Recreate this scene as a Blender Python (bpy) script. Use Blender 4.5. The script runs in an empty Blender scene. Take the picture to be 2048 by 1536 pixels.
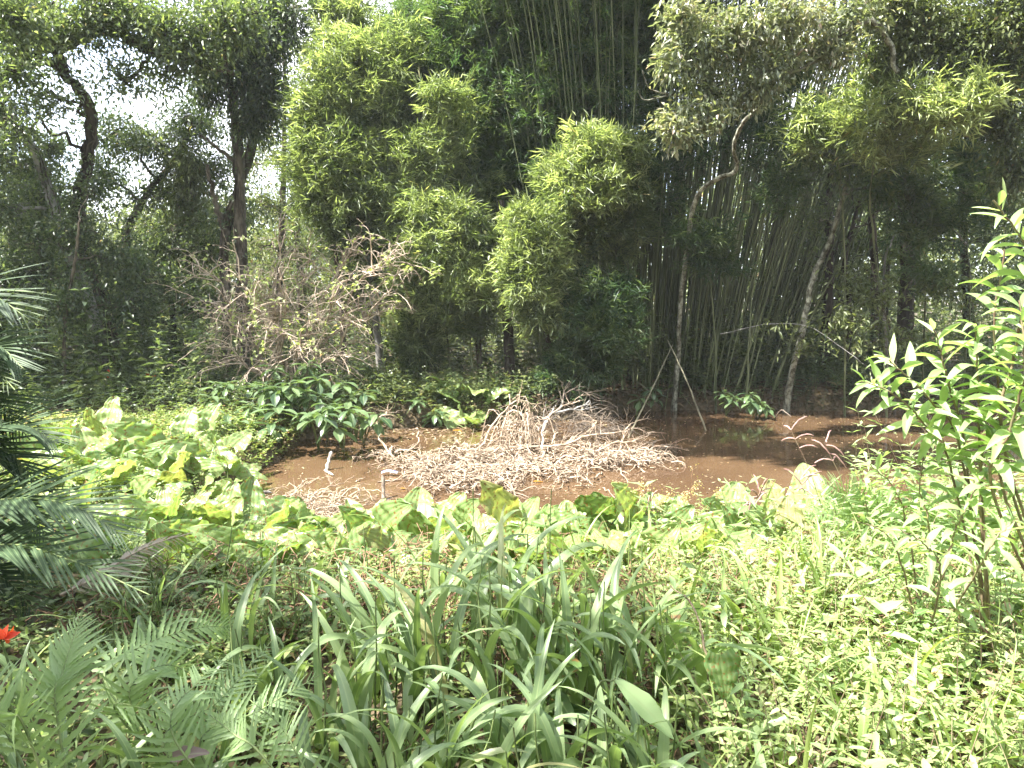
import bpy, math, random
import numpy as np
from mathutils import Vector, Matrix
rad = math.radians
rng = np.random.default_rng(7)
random.seed(7)
scene = bpy.context.scene
COL = scene.collection

# ------------------------------------------------------------------ camera
CAM = np.array([0.0, 0.0, 2.0]); F = 1335.0; TH = math.atan(148 / F)
cd = bpy.data.cameras.new('camera'); cam = bpy.data.objects.new('camera', cd); COL.objects.link(cam)
cd.sensor_width = 36; cd.lens = 36 * F / 2048; cd.clip_end = 600; cd.clip_start = 0.05
cam.location = CAM; cam.rotation_euler = (math.pi / 2 - TH, 0, 0)
scene.camera = cam

# ------------------------------------------------------------------ sky, sun, exposure
SUN = np.array([-0.50, -0.22, 0.84]); SUN = SUN / np.linalg.norm(SUN)
EL = math.asin(SUN[2]); AZ = math.atan2(SUN[0], SUN[1])
world = bpy.data.worlds.new('World'); scene.world = world; world.use_nodes = True
wn = world.node_tree.nodes; wl = world.node_tree.links; wn.clear()
sky = wn.new('ShaderNodeTexSky'); sky.sky_type = 'NISHITA'; sky.sun_disc = False
sky.sun_elevation = EL; sky.sun_rotation = AZ; sky.air_density = 1.0; sky.dust_density = 2.0
bg = wn.new('ShaderNodeBackground'); bg.inputs['Strength'].default_value = 0.15
wo = wn.new('ShaderNodeOutputWorld')
tcw = wn.new('ShaderNodeTexCoord')
cn = wn.new('ShaderNodeTexNoise'); cn.inputs['Scale'].default_value = 2.2; cn.inputs['Detail'].default_value = 7
cr = wn.new('ShaderNodeMapRange'); cr.inputs['From Min'].default_value = 0.38; cr.inputs['From Max'].default_value = 0.62
cm = wn.new('ShaderNodeMix'); cm.data_type = 'RGBA'; cm.inputs['B'].default_value = (6.2, 6.3, 6.7, 1)
wl.new(tcw.outputs['Generated'], cn.inputs['Vector']); wl.new(cn.outputs['Fac'], cr.inputs['Value'])
wl.new(cr.outputs['Result'], cm.inputs['Factor']); wl.new(sky.outputs['Color'], cm.inputs['A'])
wl.new(cm.outputs['Result'], bg.inputs['Color']); wl.new(bg.outputs['Background'], wo.inputs['Surface'])
sl = bpy.data.lights.new('sun', 'SUN'); sl.energy = 5.0; sl.angle = rad(0.53); sl.color = (1.0, 0.965, 0.90)
so = bpy.data.objects.new('sun', sl); COL.objects.link(so)
so.rotation_euler = Vector(SUN).to_track_quat('Z', 'Y').to_euler(); so.location = (-6, -4, 14)
scene.view_settings.view_transform = 'Standard'; scene.view_settings.look = 'None'
scene.view_settings.exposure = 2.2; scene.view_settings.gamma = 1
scene.view_settings.use_curve_mapping = False
scene.render.engine = 'CYCLES'
cy = scene.cycles
cy.max_bounces = 6; cy.diffuse_bounces = 4; cy.glossy_bounces = 2; cy.transmission_bounces = 5
cy.transparent_max_bounces = 4; cy.volume_bounces = 0; cy.volume_step_rate = 4; cy.volume_max_steps = 64; cy.caustics_reflective = False; cy.caustics_refractive = False
cy.use_denoising = True
cy.sample_clamp_indirect = 6.0

# ------------------------------------------------------------------ helpers
def unit(v):
    v = np.asarray(v, float); return v / np.maximum(np.linalg.norm(v, axis=-1, keepdims=True), 1e-9)

def P(px, py, Y):
    """the place at ground distance Y that lies in the direction of the photograph's pixel"""
    x = (px - 1024) / F; v = -(py - 768) / F
    d = np.array([x, math.cos(TH) + v * math.sin(TH), -math.sin(TH) + v * math.cos(TH)])
    return CAM + d * (Y / d[1])

def sstep(a, b, x):
    t = np.clip((x - a) / (b - a), 0, 1); return t * t * (3 - 2 * t)

def vnoise(x, y, s=0):
    return (np.sin(1.3 * x + 2.1 * y + s) + np.sin(2.7 * x - 1.7 * y + 2.3 * s + 1) * 0.6 + np.sin(4.9 * x + 5.3 * y + s * 1.7) * 0.35 + np.sin(9.1 * x - 8.3 * y + s) * .2) / 2.15

def height(x, y):
    x = np.asarray(x, float); y = np.asarray(y, float)
    w = 0.22 * vnoise(x * .9, y * .9, 3)
    yn = 5.15 + 1.4 * sstep(-1.2, -3.2, x) + 0.9 * sstep(3.5, 6, x) + w
    yf = 10.2 + 1.5 * sstep(-3.5, -1.0, x) + 1.5 * sstep(0, 3, x) + w
    xl = -3.15 + 0.25 * vnoise(y, y * .3, 5)
    d = np.minimum(np.minimum(y - yn, yf - y), x - xl)          # > 0 inside the pond
    near = 0.10 + 0.26 * sstep(5.4, 3.2, y) + 0.2 * sstep(-2.2, -4.5, x) * sstep(4, 6, y) + 0.04 * vnoise(x, y, 1)
    far = 0.38 + 0.02 * np.maximum(y - 13, 0) + 0.06 * vnoise(x * .8, y * .8, 2)
    land = near + (far - near) * sstep(6, 11, y)
    return land + (-0.45 - land) * sstep(-0.35, 0.45, d)

def attr_set(me, name, arr):
    a = me.attributes.new(name, 'FLOAT', 'POINT'); a.data.foreach_set('value', np.ascontiguousarray(arr, dtype=np.float32))

class Geo:
    def __init__(s): s.v = []; s.f = []; s.t = []; s.m = []; s.n = 0
    def add(s, v, faces, tint=0.5, mid=0.5):
        v = np.asarray(v, float).reshape(-1, 3); k = len(v)
        for f in faces:
            f = np.asarray(f, int); s.f.append(f.reshape(-1, f.shape[-1]) + s.n)
        s.v.append(v)
        s.t.append(np.broadcast_to(np.asarray(tint, float).reshape(-1), (k,)) if np.size(tint) in (1, k) else np.full(k, .5))
        s.m.append(np.broadcast_to(np.asarray(mid, float).reshape(-1), (k,)) if np.size(mid) in (1, k) else np.full(k, .5))
        s.n += k
    def mesh(s, name, mat, smooth=True):
        me = bpy.data.meshes.new(name)
        v = np.concatenate(s.v); me.vertices.add(len(v)); me.vertices.foreach_set('co', v.astype(np.float32).ravel())
        li = np.concatenate([f.ravel() for f in s.f]); tot = np.concatenate([np.full(len(f), f.shape[1]) for f in s.f])
        st = np.concatenate([[0], np.cumsum(tot)[:-1]])
        me.loops.add(len(li)); me.loops.foreach_set('vertex_index', li.astype(np.int32))
        me.polygons.add(len(tot)); me.polygons.foreach_set('loop_start', st.astype(np.int32)); me.polygons.foreach_set('loop_total', tot.astype(np.int32))
        if smooth: me.polygons.foreach_set('use_smooth', np.ones(len(tot), bool))
        me.update(calc_edges=True)
        attr_set(me, 'tint', np.concatenate(s.t)); attr_set(me, 'mid', np.concatenate(s.m))
        me.materials.append(mat); return me
    def build(s, name, mat, parent=None, smooth=True, **k):
        o = bpy.data.objects.new(name, s.mesh(name, mat, smooth)); COL.objects.link(o)
        if parent is not None: o.parent = parent; o.matrix_parent_inverse = parent.matrix_world.inverted()
        for a, b in k.items(): o[a] = b
        return o

def put(name, me, parent=None, mw=None, **k):
    o = bpy.data.objects.new(name, me); COL.objects.link(o)
    if mw is not None: o.matrix_world = mw
    if parent is not None:
        o.parent = parent; o.matrix_parent_inverse = Matrix.Translation(-parent.location)
    for a, b in k.items(): o[a] = b
    return o

def thing(name, label, cat, loc=(0, 0, 0), group=None):
    o = bpy.data.objects.new(name, None); COL.objects.link(o); o.location = Vector([float(c) for c in loc])
    o.empty_display_size = 0.2; o['label'] = label; o['category'] = cat
    if group: o['group'] = group
    o.matrix_world = Matrix.Translation(o.location)
    return o

def frames(paths):
    T = np.gradient(paths, axis=1); T = unit(T)
    ch = unit(paths[:, -1] - paths[:, 0] + 1e-6)
    ref = np.where(np.abs(ch[:, 2:3]) > 0.8, np.array([[1.0, 0.13, 0]]), np.array([[0, 0.1, 1.0]]))
    A = unit(np.cross(T, ref[:, None, :])); B = np.cross(T, A)
    return T, A, B

def tubes(g, paths, radii, sides=4, tint=None):
    paths = np.asarray(paths, float); n, k, _ = paths.shape
    radii = np.broadcast_to(np.asarray(radii, float), (n, k))[:, :, None] if np.ndim(radii) < 3 else np.asarray(radii)
    T, A, B = frames(paths)
    a = np.arange(sides) / sides * 2 * math.pi
    V = paths[:, :, None, :] + radii[..., None] * (np.cos(a)[None, None, :, None] * A[:, :, None, :] + np.sin(a)[None, None, :, None] * B[:, :, None, :])
    i = np.arange(n)[:, None, None] * (k * sides); j = np.arange(k - 1)[None, :, None] * sides
    s = np.arange(sides)[None, None, :]; s2 = (s + 1) % sides
    q = np.stack([i + j + s, i + j + s2, i + j + sides + s2, i + j + sides + s], -1).reshape(-1, 4)
    if tint is None: tint = rng.random(n)
    g.add(V, [q], np.repeat(np.broadcast_to(tint, (n,)), k * sides))

def smooth_path(pts, n=24, wob=0.0):
    pts = np.asarray(pts, float)
    q = np.vstack([2 * pts[0] - pts[1], pts, 2 * pts[-1] - pts[-2]])
    t = np.linspace(0, len(pts) - 1 - 1e-6, n); i = t.astype(int); u = (t - i)[:, None]
    p0, p1, p2, p3 = q[i], q[i + 1], q[i + 2], q[i + 3]
    r = 0.5 * (2 * p1 + (p2 - p0) * u + (2 * p0 - 5 * p1 + 4 * p2 - p3) * u ** 2 + (3 * p1 - p0 - 3 * p2 + p3) * u ** 3)
    if wob: r[1:] += rng.normal(0, wob, (n - 1, 3))
    return r

def leaves(g, Pb, D, N, L, W, tint, fold=0.22, droop=0.12):
    """n folded four-point leaves"""
    n = len(Pb); D = unit(D); S = unit(np.cross(D, N)); N = np.cross(S, D)
    L = np.broadcast_to(L, (n,))[:, None]; W = np.broadcast_to(W, (n,))[:, None]
    a = Pb + D * L * .42 + S * W * .5 + N * W * fold; c = Pb + D * L * .42 - S * W * .5 + N * W * fold
    tip = Pb + D * L - N * L * np.broadcast_to(droop, (n,))[:, None]
    V = np.stack([Pb, a, tip, c], 1); b = np.arange(n) * 4
    g.add(V, [np.stack([b, b + 2, b + 1], -1), np.stack([b, b + 3, b + 2], -1)], np.repeat(tint, 4), np.tile([0, 1, 0, 1], n))

def leaves8(g, Pb, D, N, L, W, tint, fold=0.18, droop=0.25, wide=.38):
    """n keeled, arching leaves of seven points"""
    n = len(Pb); D = unit(D); S = unit(np.cross(D, N)); N = np.cross(S, D)
    L = np.broadcast_to(L, (n,))[:, None]; W = np.broadcast_to(W, (n,))[:, None]; dr = np.broadcast_to(droop, (n,))[:, None]
    def at(t, w): return Pb + D * L * t - N * L * dr * t * t + (S * W * .5 * w + N * W * fold * abs(w) if w else 0)
    V = np.stack([at(0, 0), at(.26, .88), at(.66, .72), at(1, 0), at(.66, -.72), at(.26, -.88), at(.45, 0)], 1)
    b = (np.arange(n) * 7)[:, None, None]; tri = np.array([[0, 6, 1], [1, 6, 2], [2, 6, 3], [3, 6, 4], [4, 6, 5], [5, 6, 0]])
    g.add(V, [(b + tri[None]).reshape(-1, 3)], np.repeat(tint, 7), np.tile([0, 1, 1, 0, 1, 1, 0], n))

def leaves5(g, Pb, D, N, L, W, tint, fold=0.18, droop=0.25):
    n = len(Pb); D = unit(D); S = unit(np.cross(D, N)); N = np.cross(S, D)
    L = np.broadcast_to(L, (n,))[:, None]; W = np.broadcast_to(W, (n,))[:, None]; dr = np.broadcast_to(droop, (n,))[:, None]
    def at(t, w): return Pb + D * L * t - N * L * dr * t * t + (S * W * .5 * w + N * W * fold * abs(w) if w else 0)
    V = np.stack([at(0, 0), at(.4, 1), at(1, 0), at(.4, -1), at(.5, 0)], 1); b = (np.arange(n) * 5)[:, None, None]
    g.add(V, [(b + np.array([[0, 4, 1], [1, 4, 2], [2, 4, 3], [3, 4, 0]])[None]).reshape(-1, 3)], np.repeat(tint, 5), np.tile([0, 1, 0, 1, 0], n))

def rdir(n, up=0.0):
    d = rng.normal(0, 1, (n, 3)); d[:, 2] += up; return unit(d)

def blob_pts(c, r, n, shell=.55):
    d = rdir(n); rr = (rng.random(n) ** shell * np.where(rng.random(n) < .14, rng.uniform(1, 1.5, n), 1))[:, None]; return np.asarray(c) + d * rr * np.asarray(r)

def rpx(r, Y): return r / F * Y

# ------------------------------------------------------------------ materials
def nodes(name):
    m = bpy.data.materials.new(name); m.use_nodes = True; nt = m.node_tree; nt.nodes.clear()
    return m, nt, nt.nodes.new('ShaderNodeOutputMaterial')

def ramp(nt, stops):
    r = nt.nodes.new('ShaderNodeValToRGB'); e = r.color_ramp.elements
    while len(e) < len(stops): e.new(0.5)
    for k, (p, c) in zip(e, stops): k.position = p; k.color = (*c, 1)
    return r

def leaf_mat(name, stops, rough=.42, trans=.35, spec=.5, midrib=0.0, blotch=0.0, blotchcol=(.22, .12, .04)):
    m, nt, out = nodes(name); L = nt.links.new
    at = nt.nodes.new('ShaderNodeAttribute'); at.attribute_name = 'tint'
    r = ramp(nt, stops); oi = nt.nodes.new('ShaderNodeObjectInfo')
    ad = nt.nodes.new('ShaderNodeMath'); ad.operation = 'MULTIPLY_ADD'; ad.inputs[1].default_value = .16; 
    L(oi.outputs['Random'], ad.inputs[0]); L(at.outputs['Fac'], ad.inputs[2])
    sb = nt.nodes.new('ShaderNodeMath'); sb.operation = 'SUBTRACT'; sb.inputs[1].default_value = .08
    L(ad.outputs[0], sb.inputs[0]); L(sb.outputs[0], r.inputs['Fac']); col = r.outputs['Color']
    if midrib:
        am = nt.nodes.new('ShaderNodeAttribute'); am.attribute_name = 'mid'
        mr = nt.nodes.new('ShaderNodeMapRange'); mr.inputs['From Min'].default_value = 0.0; mr.inputs['From Max'].default_value = .16
        mr.inputs['To Min'].default_value = midrib; mr.inputs['To Max'].default_value = 0
        mx = nt.nodes.new('ShaderNodeMix'); mx.data_type = 'RGBA'; mx.inputs['B'].default_value = (.34, .42, .2, 1)
        L(am.outputs['Fac'], mr.inputs['Value']); L(mr.outputs['Result'], mx.inputs['Factor']); L(col, mx.inputs['A']); col = mx.outputs['Result']
    tc = nt.nodes.new('ShaderNodeTexCoord')
    if blotch:
        nz = nt.nodes.new('ShaderNodeTexNoise'); nz.inputs['Scale'].default_value = 17; nz.inputs['Detail'].default_value = 6
        mr = nt.nodes.new('ShaderNodeMapRange'); mr.inputs['From Min'].default_value = .66 - blotch * .2; mr.inputs['From Max'].default_value = .74 - blotch * .18
        mx = nt.nodes.new('ShaderNodeMix'); mx.data_type = 'RGBA'; mx.inputs['B'].default_value = (*blotchcol, 1)
        L(tc.outputs['Object'], nz.inputs['Vector']); L(nz.outputs['Fac'], mr.inputs['Value']); L(mr.outputs['Result'], mx.inputs['Factor'])
        L(col, mx.inputs['A']); col = mx.outputs['Result']
    pb = nt.nodes.new('ShaderNodeBsdfPrincipled'); pb.inputs['Roughness'].default_value = rough; pb.inputs['Specular IOR Level'].default_value = spec
    L(col, pb.inputs['Base Color'])
    tr = nt.nodes.new('ShaderNodeBsdfTranslucent'); g = nt.nodes.new('ShaderNodeMix'); g.data_type = 'RGBA'; g.blend_type = 'MULTIPLY'
    g.inputs['Factor'].default_value = 1; g.inputs['B'].default_value = (1.5, 1.6, .72, 1); L(col, g.inputs['A']); L(g.outputs['Result'], tr.inputs['Color'])
    ms = nt.nodes.new('ShaderNodeMixShader'); ms.inputs[0].default_value = trans
    L(pb.outputs[0], ms.inputs[1]); L(tr.outputs[0], ms.inputs[2]); L(ms.outputs[0], out.inputs['Surface'])
    return m

def bark_mat(name, dark, light, patch=.5, scale=6, rough=.85, z=.35, bump=.5):
    m, nt, out = nodes(name); L = nt.links.new
    tc = nt.nodes.new('ShaderNodeTexCoord'); mp = nt.nodes.new('ShaderNodeMapping'); mp.inputs['Scale'].default_value = (1, 1, z)
    n1 = nt.nodes.new('ShaderNodeTexNoise'); n1.inputs['Scale'].default_value = scale; n1.inputs['Detail'].default_value = 8; n1.inputs['Roughness'].default_value = .7
    L(tc.outputs['Object'], mp.inputs['Vector']); L(mp.outputs['Vector'], n1.inputs['Vector'])
    r = ramp(nt, [(max(0, patch - .09), dark), (patch + .07, light)]); L(n1.outputs['Fac'], r.inputs['Fac'])
    at = nt.nodes.new('ShaderNodeAttribute'); at.attribute_name = 'tint'
    hs = nt.nodes.new('ShaderNodeHueSaturation'); mr = nt.nodes.new('ShaderNodeMapRange'); mr.inputs['To Min'].default_value = .65; mr.inputs['To Max'].default_value = 1.3
    L(at.outputs['Fac'], mr.inputs['Value']); L(mr.outputs['Result'], hs.inputs['Value']); L(r.outputs['Color'], hs.inputs['Color'])
    n2 = nt.nodes.new('ShaderNodeTexNoise'); n2.inputs['Scale'].default_value = scale * 6; n2.inputs['Detail'].default_value = 5; L(mp.outputs['Vector'], n2.inputs['Vector'])
    bp = nt.nodes.new('ShaderNodeBump'); bp.inputs['Strength'].default_value = bump; bp.inputs['Distance'].default_value = .03; L(n2.outputs['Fac'], bp.inputs['Height'])
    pb = nt.nodes.new('ShaderNodeBsdfPrincipled'); pb.inputs['Roughness'].default_value = rough; pb.inputs['Specular IOR Level'].default_value = .25
    L(hs.outputs['Color'], pb.inputs['Base Color']); L(bp.outputs['Normal'], pb.inputs['Normal']); L(pb.outputs[0], out.inputs['Surface'])
    return m

M = {}
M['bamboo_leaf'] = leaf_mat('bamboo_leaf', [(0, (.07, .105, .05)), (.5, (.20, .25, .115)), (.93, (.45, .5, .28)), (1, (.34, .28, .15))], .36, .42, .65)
M['bamboo_shade_tone'] = leaf_mat('bamboo_shade_tone_leaf', [(0, (.035, .075, .042)), (.55, (.085, .14, .065)), (.95, (.16, .21, .09))], .42, .42)  # darker copy of the bamboo leaf, shade put into its colour
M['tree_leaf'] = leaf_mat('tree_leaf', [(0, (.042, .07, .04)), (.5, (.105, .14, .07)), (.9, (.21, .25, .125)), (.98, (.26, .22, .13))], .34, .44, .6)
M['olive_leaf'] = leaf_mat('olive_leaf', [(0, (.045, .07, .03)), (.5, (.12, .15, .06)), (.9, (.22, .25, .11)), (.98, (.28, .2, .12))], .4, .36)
M['pale_leaf'] = leaf_mat('pale_leaf', [(0, (.09, .12, .065)), (.5, (.2, .23, .14)), (.88, (.36, .38, .27)), (.99, (.36, .28, .22))], .32, .38, .8)
M['shrub_leaf'] = leaf_mat('shrub_leaf', [(0, (.045, .085, .04)), (.6, (.11, .17, .075)), (1, (.18, .24, .11))], .3, .3, .6, .45)
M['lance_leaf'] = leaf_mat('lance_leaf', [(0, (.2, .29, .12)), (.5, (.34, .45, .22)), (1, (.48, .56, .32))], .4, .45, .5, .6)
M['weed_leaf'] = leaf_mat('weed_leaf', [(0, (.12, .18, .06)), (.5, (.29, .36, .14)), (.86, (.44, .49, .23)), (.97, (.40, .26, .16))], .42, .4, .4, .3)
M['vine_leaf'] = leaf_mat('vine_leaf', [(0, (.08, .13, .04)), (.5, (.20, .27, .09)), (.85, (.34, .36, .15)), (.96, (.34, .2, .11))], .45, .35, .4, .2)
M['arum_leaf'] = leaf_mat('arum_leaf', [(0, (.07, .14, .04)), (.5, (.15, .235, .075)), (.85, (.25, .34, .13)), (1, (.36, .38, .15))], .33, .38, .5, .55, .5)
M['arum_old'] = leaf_mat('arum_old_leaf', [(0, (.17, .19, .07)), (.6, (.27, .27, .11)), (1, (.33, .29, .15))], .5, .4, .3, .4, .5, (.2, .12, .06))
M['grass_blade'] = leaf_mat('grass_blade', [(0, (.13, .19, .09)), (.5, (.22, .30, .145)), (.9, (.31, .39, .19)), (1, (.32, .3, .14))], .36, .38, .5, .6)
M['grass_pale'] = leaf_mat('grass_pale', [(0, (.14, .2, .06)), (.5, (.24, .32, .11)), (1, (.36, .4, .16))], .4, .4, .45, .5)
M['fern'] = leaf_mat('fern_leaflet', [(0, (.15, .22, .11)), (.5, (.26, .36, .17)), (1, (.26, .36, .14))], .42, .42, .4, .5)
M['palm'] = leaf_mat('palm_leaflet', [(0, (.03, .055, .03)), (.6, (.06, .10, .045)), (1, (.11, .15, .06))], .5, .2, .25, .35)
M['palm_dry'] = leaf_mat('palm_dry_leaflet', [(0, (.3, .26, .2)), (1, (.5, .42, .34))], .5, .25, .3)
M['litter'] = leaf_mat('dead_leaf', [(0, (.07, .045, .028)), (.5, (.16, .11, .07)), (.9, (.3, .23, .15)), (1, (.42, .34, .22))], .6, .15, .25)
M['orange'] = leaf_mat('orange_leaf', [(0, (.4, .17, .03)), (1, (.62, .3, .05))], .5, .3, .4)
M['red_petal'] = leaf_mat('red_petal', [(0, (.62, .06, .03)), (1, (.8, .14, .05))], .5, .35, .3)
M['purple_dry'] = leaf_mat('purple_dry_leaf', [(0, (.14, .09, .085)), (1, (.27, .2, .18))], .5, .15, .3, .4)
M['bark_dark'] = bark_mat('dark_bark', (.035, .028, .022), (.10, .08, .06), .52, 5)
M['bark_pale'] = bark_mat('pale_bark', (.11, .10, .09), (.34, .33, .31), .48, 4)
M['bark_spot'] = bark_mat('lichen_spotted_bark', (.085, .08, .055), (.40, .40, .32), .52, 11, z=.8)
M['bark_mid'] = bark_mat('grey_brown_bark', (.06, .048, .036), (.19, .16, .125), .5, 6)
M['culm'] = bark_mat('bamboo_culm_skin', (.07, .088, .042), (.21, .235, .125), .5, 1.6, .45, .25, .05)
M['pole'] = bark_mat('dry_bamboo_pole', (.12, .11, .07), (.26, .24, .16), .5, 3, .5, .3, .1)
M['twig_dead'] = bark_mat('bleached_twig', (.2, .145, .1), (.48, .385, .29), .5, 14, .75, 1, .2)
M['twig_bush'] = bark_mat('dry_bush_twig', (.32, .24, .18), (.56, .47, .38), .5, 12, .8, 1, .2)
M['twig_dark'] = bark_mat('dark_shade_toned_twig', (.09, .07, .055), (.2, .165, .13), .5, 12, .8, 1, .2)  # dead twig colour darkened for the brush in shade; also used for the stake
M['stem_red'] = bark_mat('reddish_dry_stem', (.16, .085, .05), (.36, .22, .14), .5, 20, .7, 1, .1)
M['stem_green'] = bark_mat('green_stem', (.08, .12, .04), (.2, .25, .1), .5, 9, .5, 1, .05)
M['stem_purple'] = bark_mat('purple_stem', (.16, .1, .075), (.26, .22, .13), .5, 9, .5, 1, .05)
M['seed_pink'] = bark_mat('pink_seed_spike', (.26, .14, .13), (.42, .27, .24), .5, 30, .7, 1, .3)
M['flower_buff'] = leaf_mat('buff_floret', [(0, (.4, .3, .14)), (1, (.6, .5, .28))], .6, .3, .2)
M['white_wood'] = bark_mat('bleached_wood', (.2, .16, .12), (.46, .41, .35), .45, 12, .7, 1, .3)

def soil_mat():
    m, nt, out = nodes('forest_floor'); L = nt.links.new
    tc = nt.nodes.new('ShaderNodeTexCoord')
    n1 = nt.nodes.new('ShaderNodeTexNoise'); n1.inputs['Scale'].default_value = 1.6; n1.inputs['Detail'].default_value = 9; n1.inputs['Roughness'].default_value = .72
    v1 = nt.nodes.new('ShaderNodeTexVoronoi'); v1.inputs['Scale'].default_value = 14; v1.inputs['Randomness'].default_value = 1
    L(tc.outputs['Object'], n1.inputs['Vector']); L(tc.outputs['Object'], v1.inputs['Vector'])
    r1 = ramp(nt, [(.35, (.035, .03, .018)), (.55, (.075, .055, .033)), (.72, (.12, .09, .055))]); L(n1.outputs['Fac'], r1.inputs['Fac'])
    r2 = ramp(nt, [(0, (.04, .045, .02)), (.6, (.13, .1, .06)), (1, (.2, .15, .1))]); L(v1.outputs['Color'], r2.inputs['Fac'])
    mx = nt.nodes.new('ShaderNodeMix'); mx.data_type = 'RGBA'; mx.inputs['Factor'].default_value = .5
    L(r1.outputs['Color'], mx.inputs['A']); L(r2.outputs['Color'], mx.inputs['B'])
    bp = nt.nodes.new('ShaderNodeBump'); bp.inputs['Strength'].default_value = .9; bp.inputs['Distance'].default_value = .05; L(v1.outputs['Distance'], bp.inputs['Height'])
    pb = nt.nodes.new('ShaderNodeBsdfPrincipled'); pb.inputs['Roughness'].default_value = .95; pb.inputs['Specular IOR Level'].default_value = .15
    L(mx.outputs['Result'], pb.inputs['Base Color']); L(bp.outputs['Normal'], pb.inputs['Normal']); L(pb.outputs[0], out.inputs['Surface'])
    return m

def water_mat():
    m, nt, out = nodes('muddy_water'); L = nt.links.new
    tc = nt.nodes.new('ShaderNodeTexCoord')
    n0 = nt.nodes.new('ShaderNodeTexNoise'); n0.inputs['Scale'].default_value = .8; n0.inputs['Detail'].default_value = 6; n0.inputs['Distortion'].default_value = .6
    L(tc.outputs['Object'], n0.inputs['Vector'])
    r = ramp(nt, [(.3, (.072, .043, .025)), (.5, (.092, .056, .030)), (.7, (.12, .075, .042))]); L(n0.outputs['Fac'], r.inputs['Fac'])
    n1 = nt.nodes.new('ShaderNodeTexNoise'); n1.inputs['Scale'].default_value = 5; n1.inputs['Detail'].default_value = 3; L(tc.outputs['Object'], n1.inputs['Vector'])
    bp = nt.nodes.new('ShaderNodeBump'); bp.inputs['Strength'].default_value = .10; bp.inputs['Distance'].default_value = .03; L(n1.outputs['Fac'], bp.inputs['Height'])
    pb = nt.nodes.new('ShaderNodeBsdfPrincipled'); pb.inputs['Roughness'].default_value = .02; pb.inputs['IOR'].default_value = 1.33
    L(r.outputs['Color'], pb.inputs['Base Color']); L(bp.outputs['Normal'], pb.inputs['Normal']); L(pb.outputs[0], out.inputs['Surface'])
    return m

# ------------------------------------------------------------------ ground and water
def grid_obj(name, xs, ys, zf, mat):
    X, Y = np.meshgrid(xs, ys, indexing='ij'); V = np.stack([X, Y, zf(X, Y)], -1).reshape(-1, 3)
    nx, ny = len(xs), len(ys); i = (np.arange(nx - 1)[:, None] * ny + np.arange(ny - 1)[None]).ravel()
    g = Geo(); g.add(V, [np.stack([i, i + ny, i + ny + 1, i + 1], -1)]); o = g.build(name, mat); o['kind'] = 'structure'; return o
xs = np.concatenate([[-300, -120, -60, -35, -22], np.linspace(-14, 14, 170), [22, 35, 60, 120, 300]])
ys = np.concatenate([[-300, -60, -20, -6], np.linspace(-2, 18, 150), [20, 23, 27, 32, 40, 60, 120, 400]])
grid_obj('ground', xs, ys, height, soil_mat())
grid_obj('water', np.linspace(-3.9, 13.9, 12), np.linspace(4.8, 13.9, 8), lambda x, y: 0 * x, water_mat())

# thin haze volume added to lift dark shade and imitate a glare veil
g = Geo(); X0, X1, Y0, Y1, Z0, Z1 = -310, 310, -310, 410, -1.6, 18
V = [(x, y, z) for x in (X0, X1) for y in (Y0, Y1) for z in (Z0, Z1)]
g.add(V, [np.array([[0, 1, 3, 2], [4, 6, 7, 5], [0, 4, 5, 1], [2, 3, 7, 6], [0, 2, 6, 4], [1, 5, 7, 3]])])
hm, hnt, hout = nodes('haze'); hv = hnt.nodes.new('ShaderNodeVolumePrincipled'); hv.inputs['Color'].default_value = (.93, .97, 1, 1); hv.inputs['Density'].default_value = .001; hv.inputs['Anisotropy'].default_value = 0
hnt.links.new(hv.outputs[0], hout.inputs['Volume'])
g.build('haze', hm, None, False, kind='stuff', label='thin bright haze added to lift the shadows like a glare veil', category='haze')

# ------------------------------------------------------------------ foliage builders
def spray_leaves(g, ends, dirs, m, L, W, droop_dir=-.35, spread=.25, tb=.5, tv=.25, kind='broad', tsun=0.0):
    """m leaves along a short twig at each end point"""
    n = len(ends)
    t = rng.random((n, m)); E = ends[:, None, :] + dirs[:, None, :] * (t[..., None] - .4) * spread * 2.2 + rng.normal(0, spread * .35, (n, m, 3))
    D = dirs[:, None, :] * .8 + rng.normal(0, .75, (n, m, 3)); D[..., 2] += droop_dir
    N = rng.normal(0, .5, (n, m, 3)); N[..., 2] += 1.0
    k = n * m; Ls = L * rng.uniform(.6, 1.25, k); Ws = W * rng.uniform(.75, 1.25, k)
    tt = np.clip(np.repeat(rng.normal(tb, tv * .8, n), m) + rng.normal(0, tv * .6, k), 0, .86)
    tt = np.where(rng.random(k) < .012, .99, tt)
    leaves(g, E.reshape(-1, 3), D.reshape(-1, 3), N.reshape(-1, 3), Ls, Ws, tt, .2, .15)

def plume_leaves(g, ends, m, L, W, tb=.55, tv=.2):
    """bamboo: fans of long narrow leaves that hang from each twig end"""
    n = len(ends); az = rng.uniform(0, 2 * math.pi, n)
    base = np.stack([np.cos(az), np.sin(az), rng.normal(.1, .45, n)], -1)
    D = unit(base)[:, None, :] * .75 + rng.normal(0, .55, (n, m, 3)); D[..., 2] += .06
    E = ends[:, None, :] + rng.normal(0, .05, (n, m, 3)) + base[:, None, :] * rng.random((n, m, 1)) * .22
    N = rng.normal(0, .45, (n, m, 3)); N[..., 2] += 1.0
    k = n * m; tt = np.clip(np.repeat(rng.normal(tb, tv, n), m) + rng.normal(0, .1, k), 0, .84)
    tt = np.where(rng.random(k) < .008, .99, tt)
    leaves(g, E.reshape(-1, 3), D.reshape(-1, 3), N.reshape(-1, 3), L * rng.uniform(.6, 1.2, k), W * rng.uniform(.8, 1.2, k), tt, .15, .14)

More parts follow.
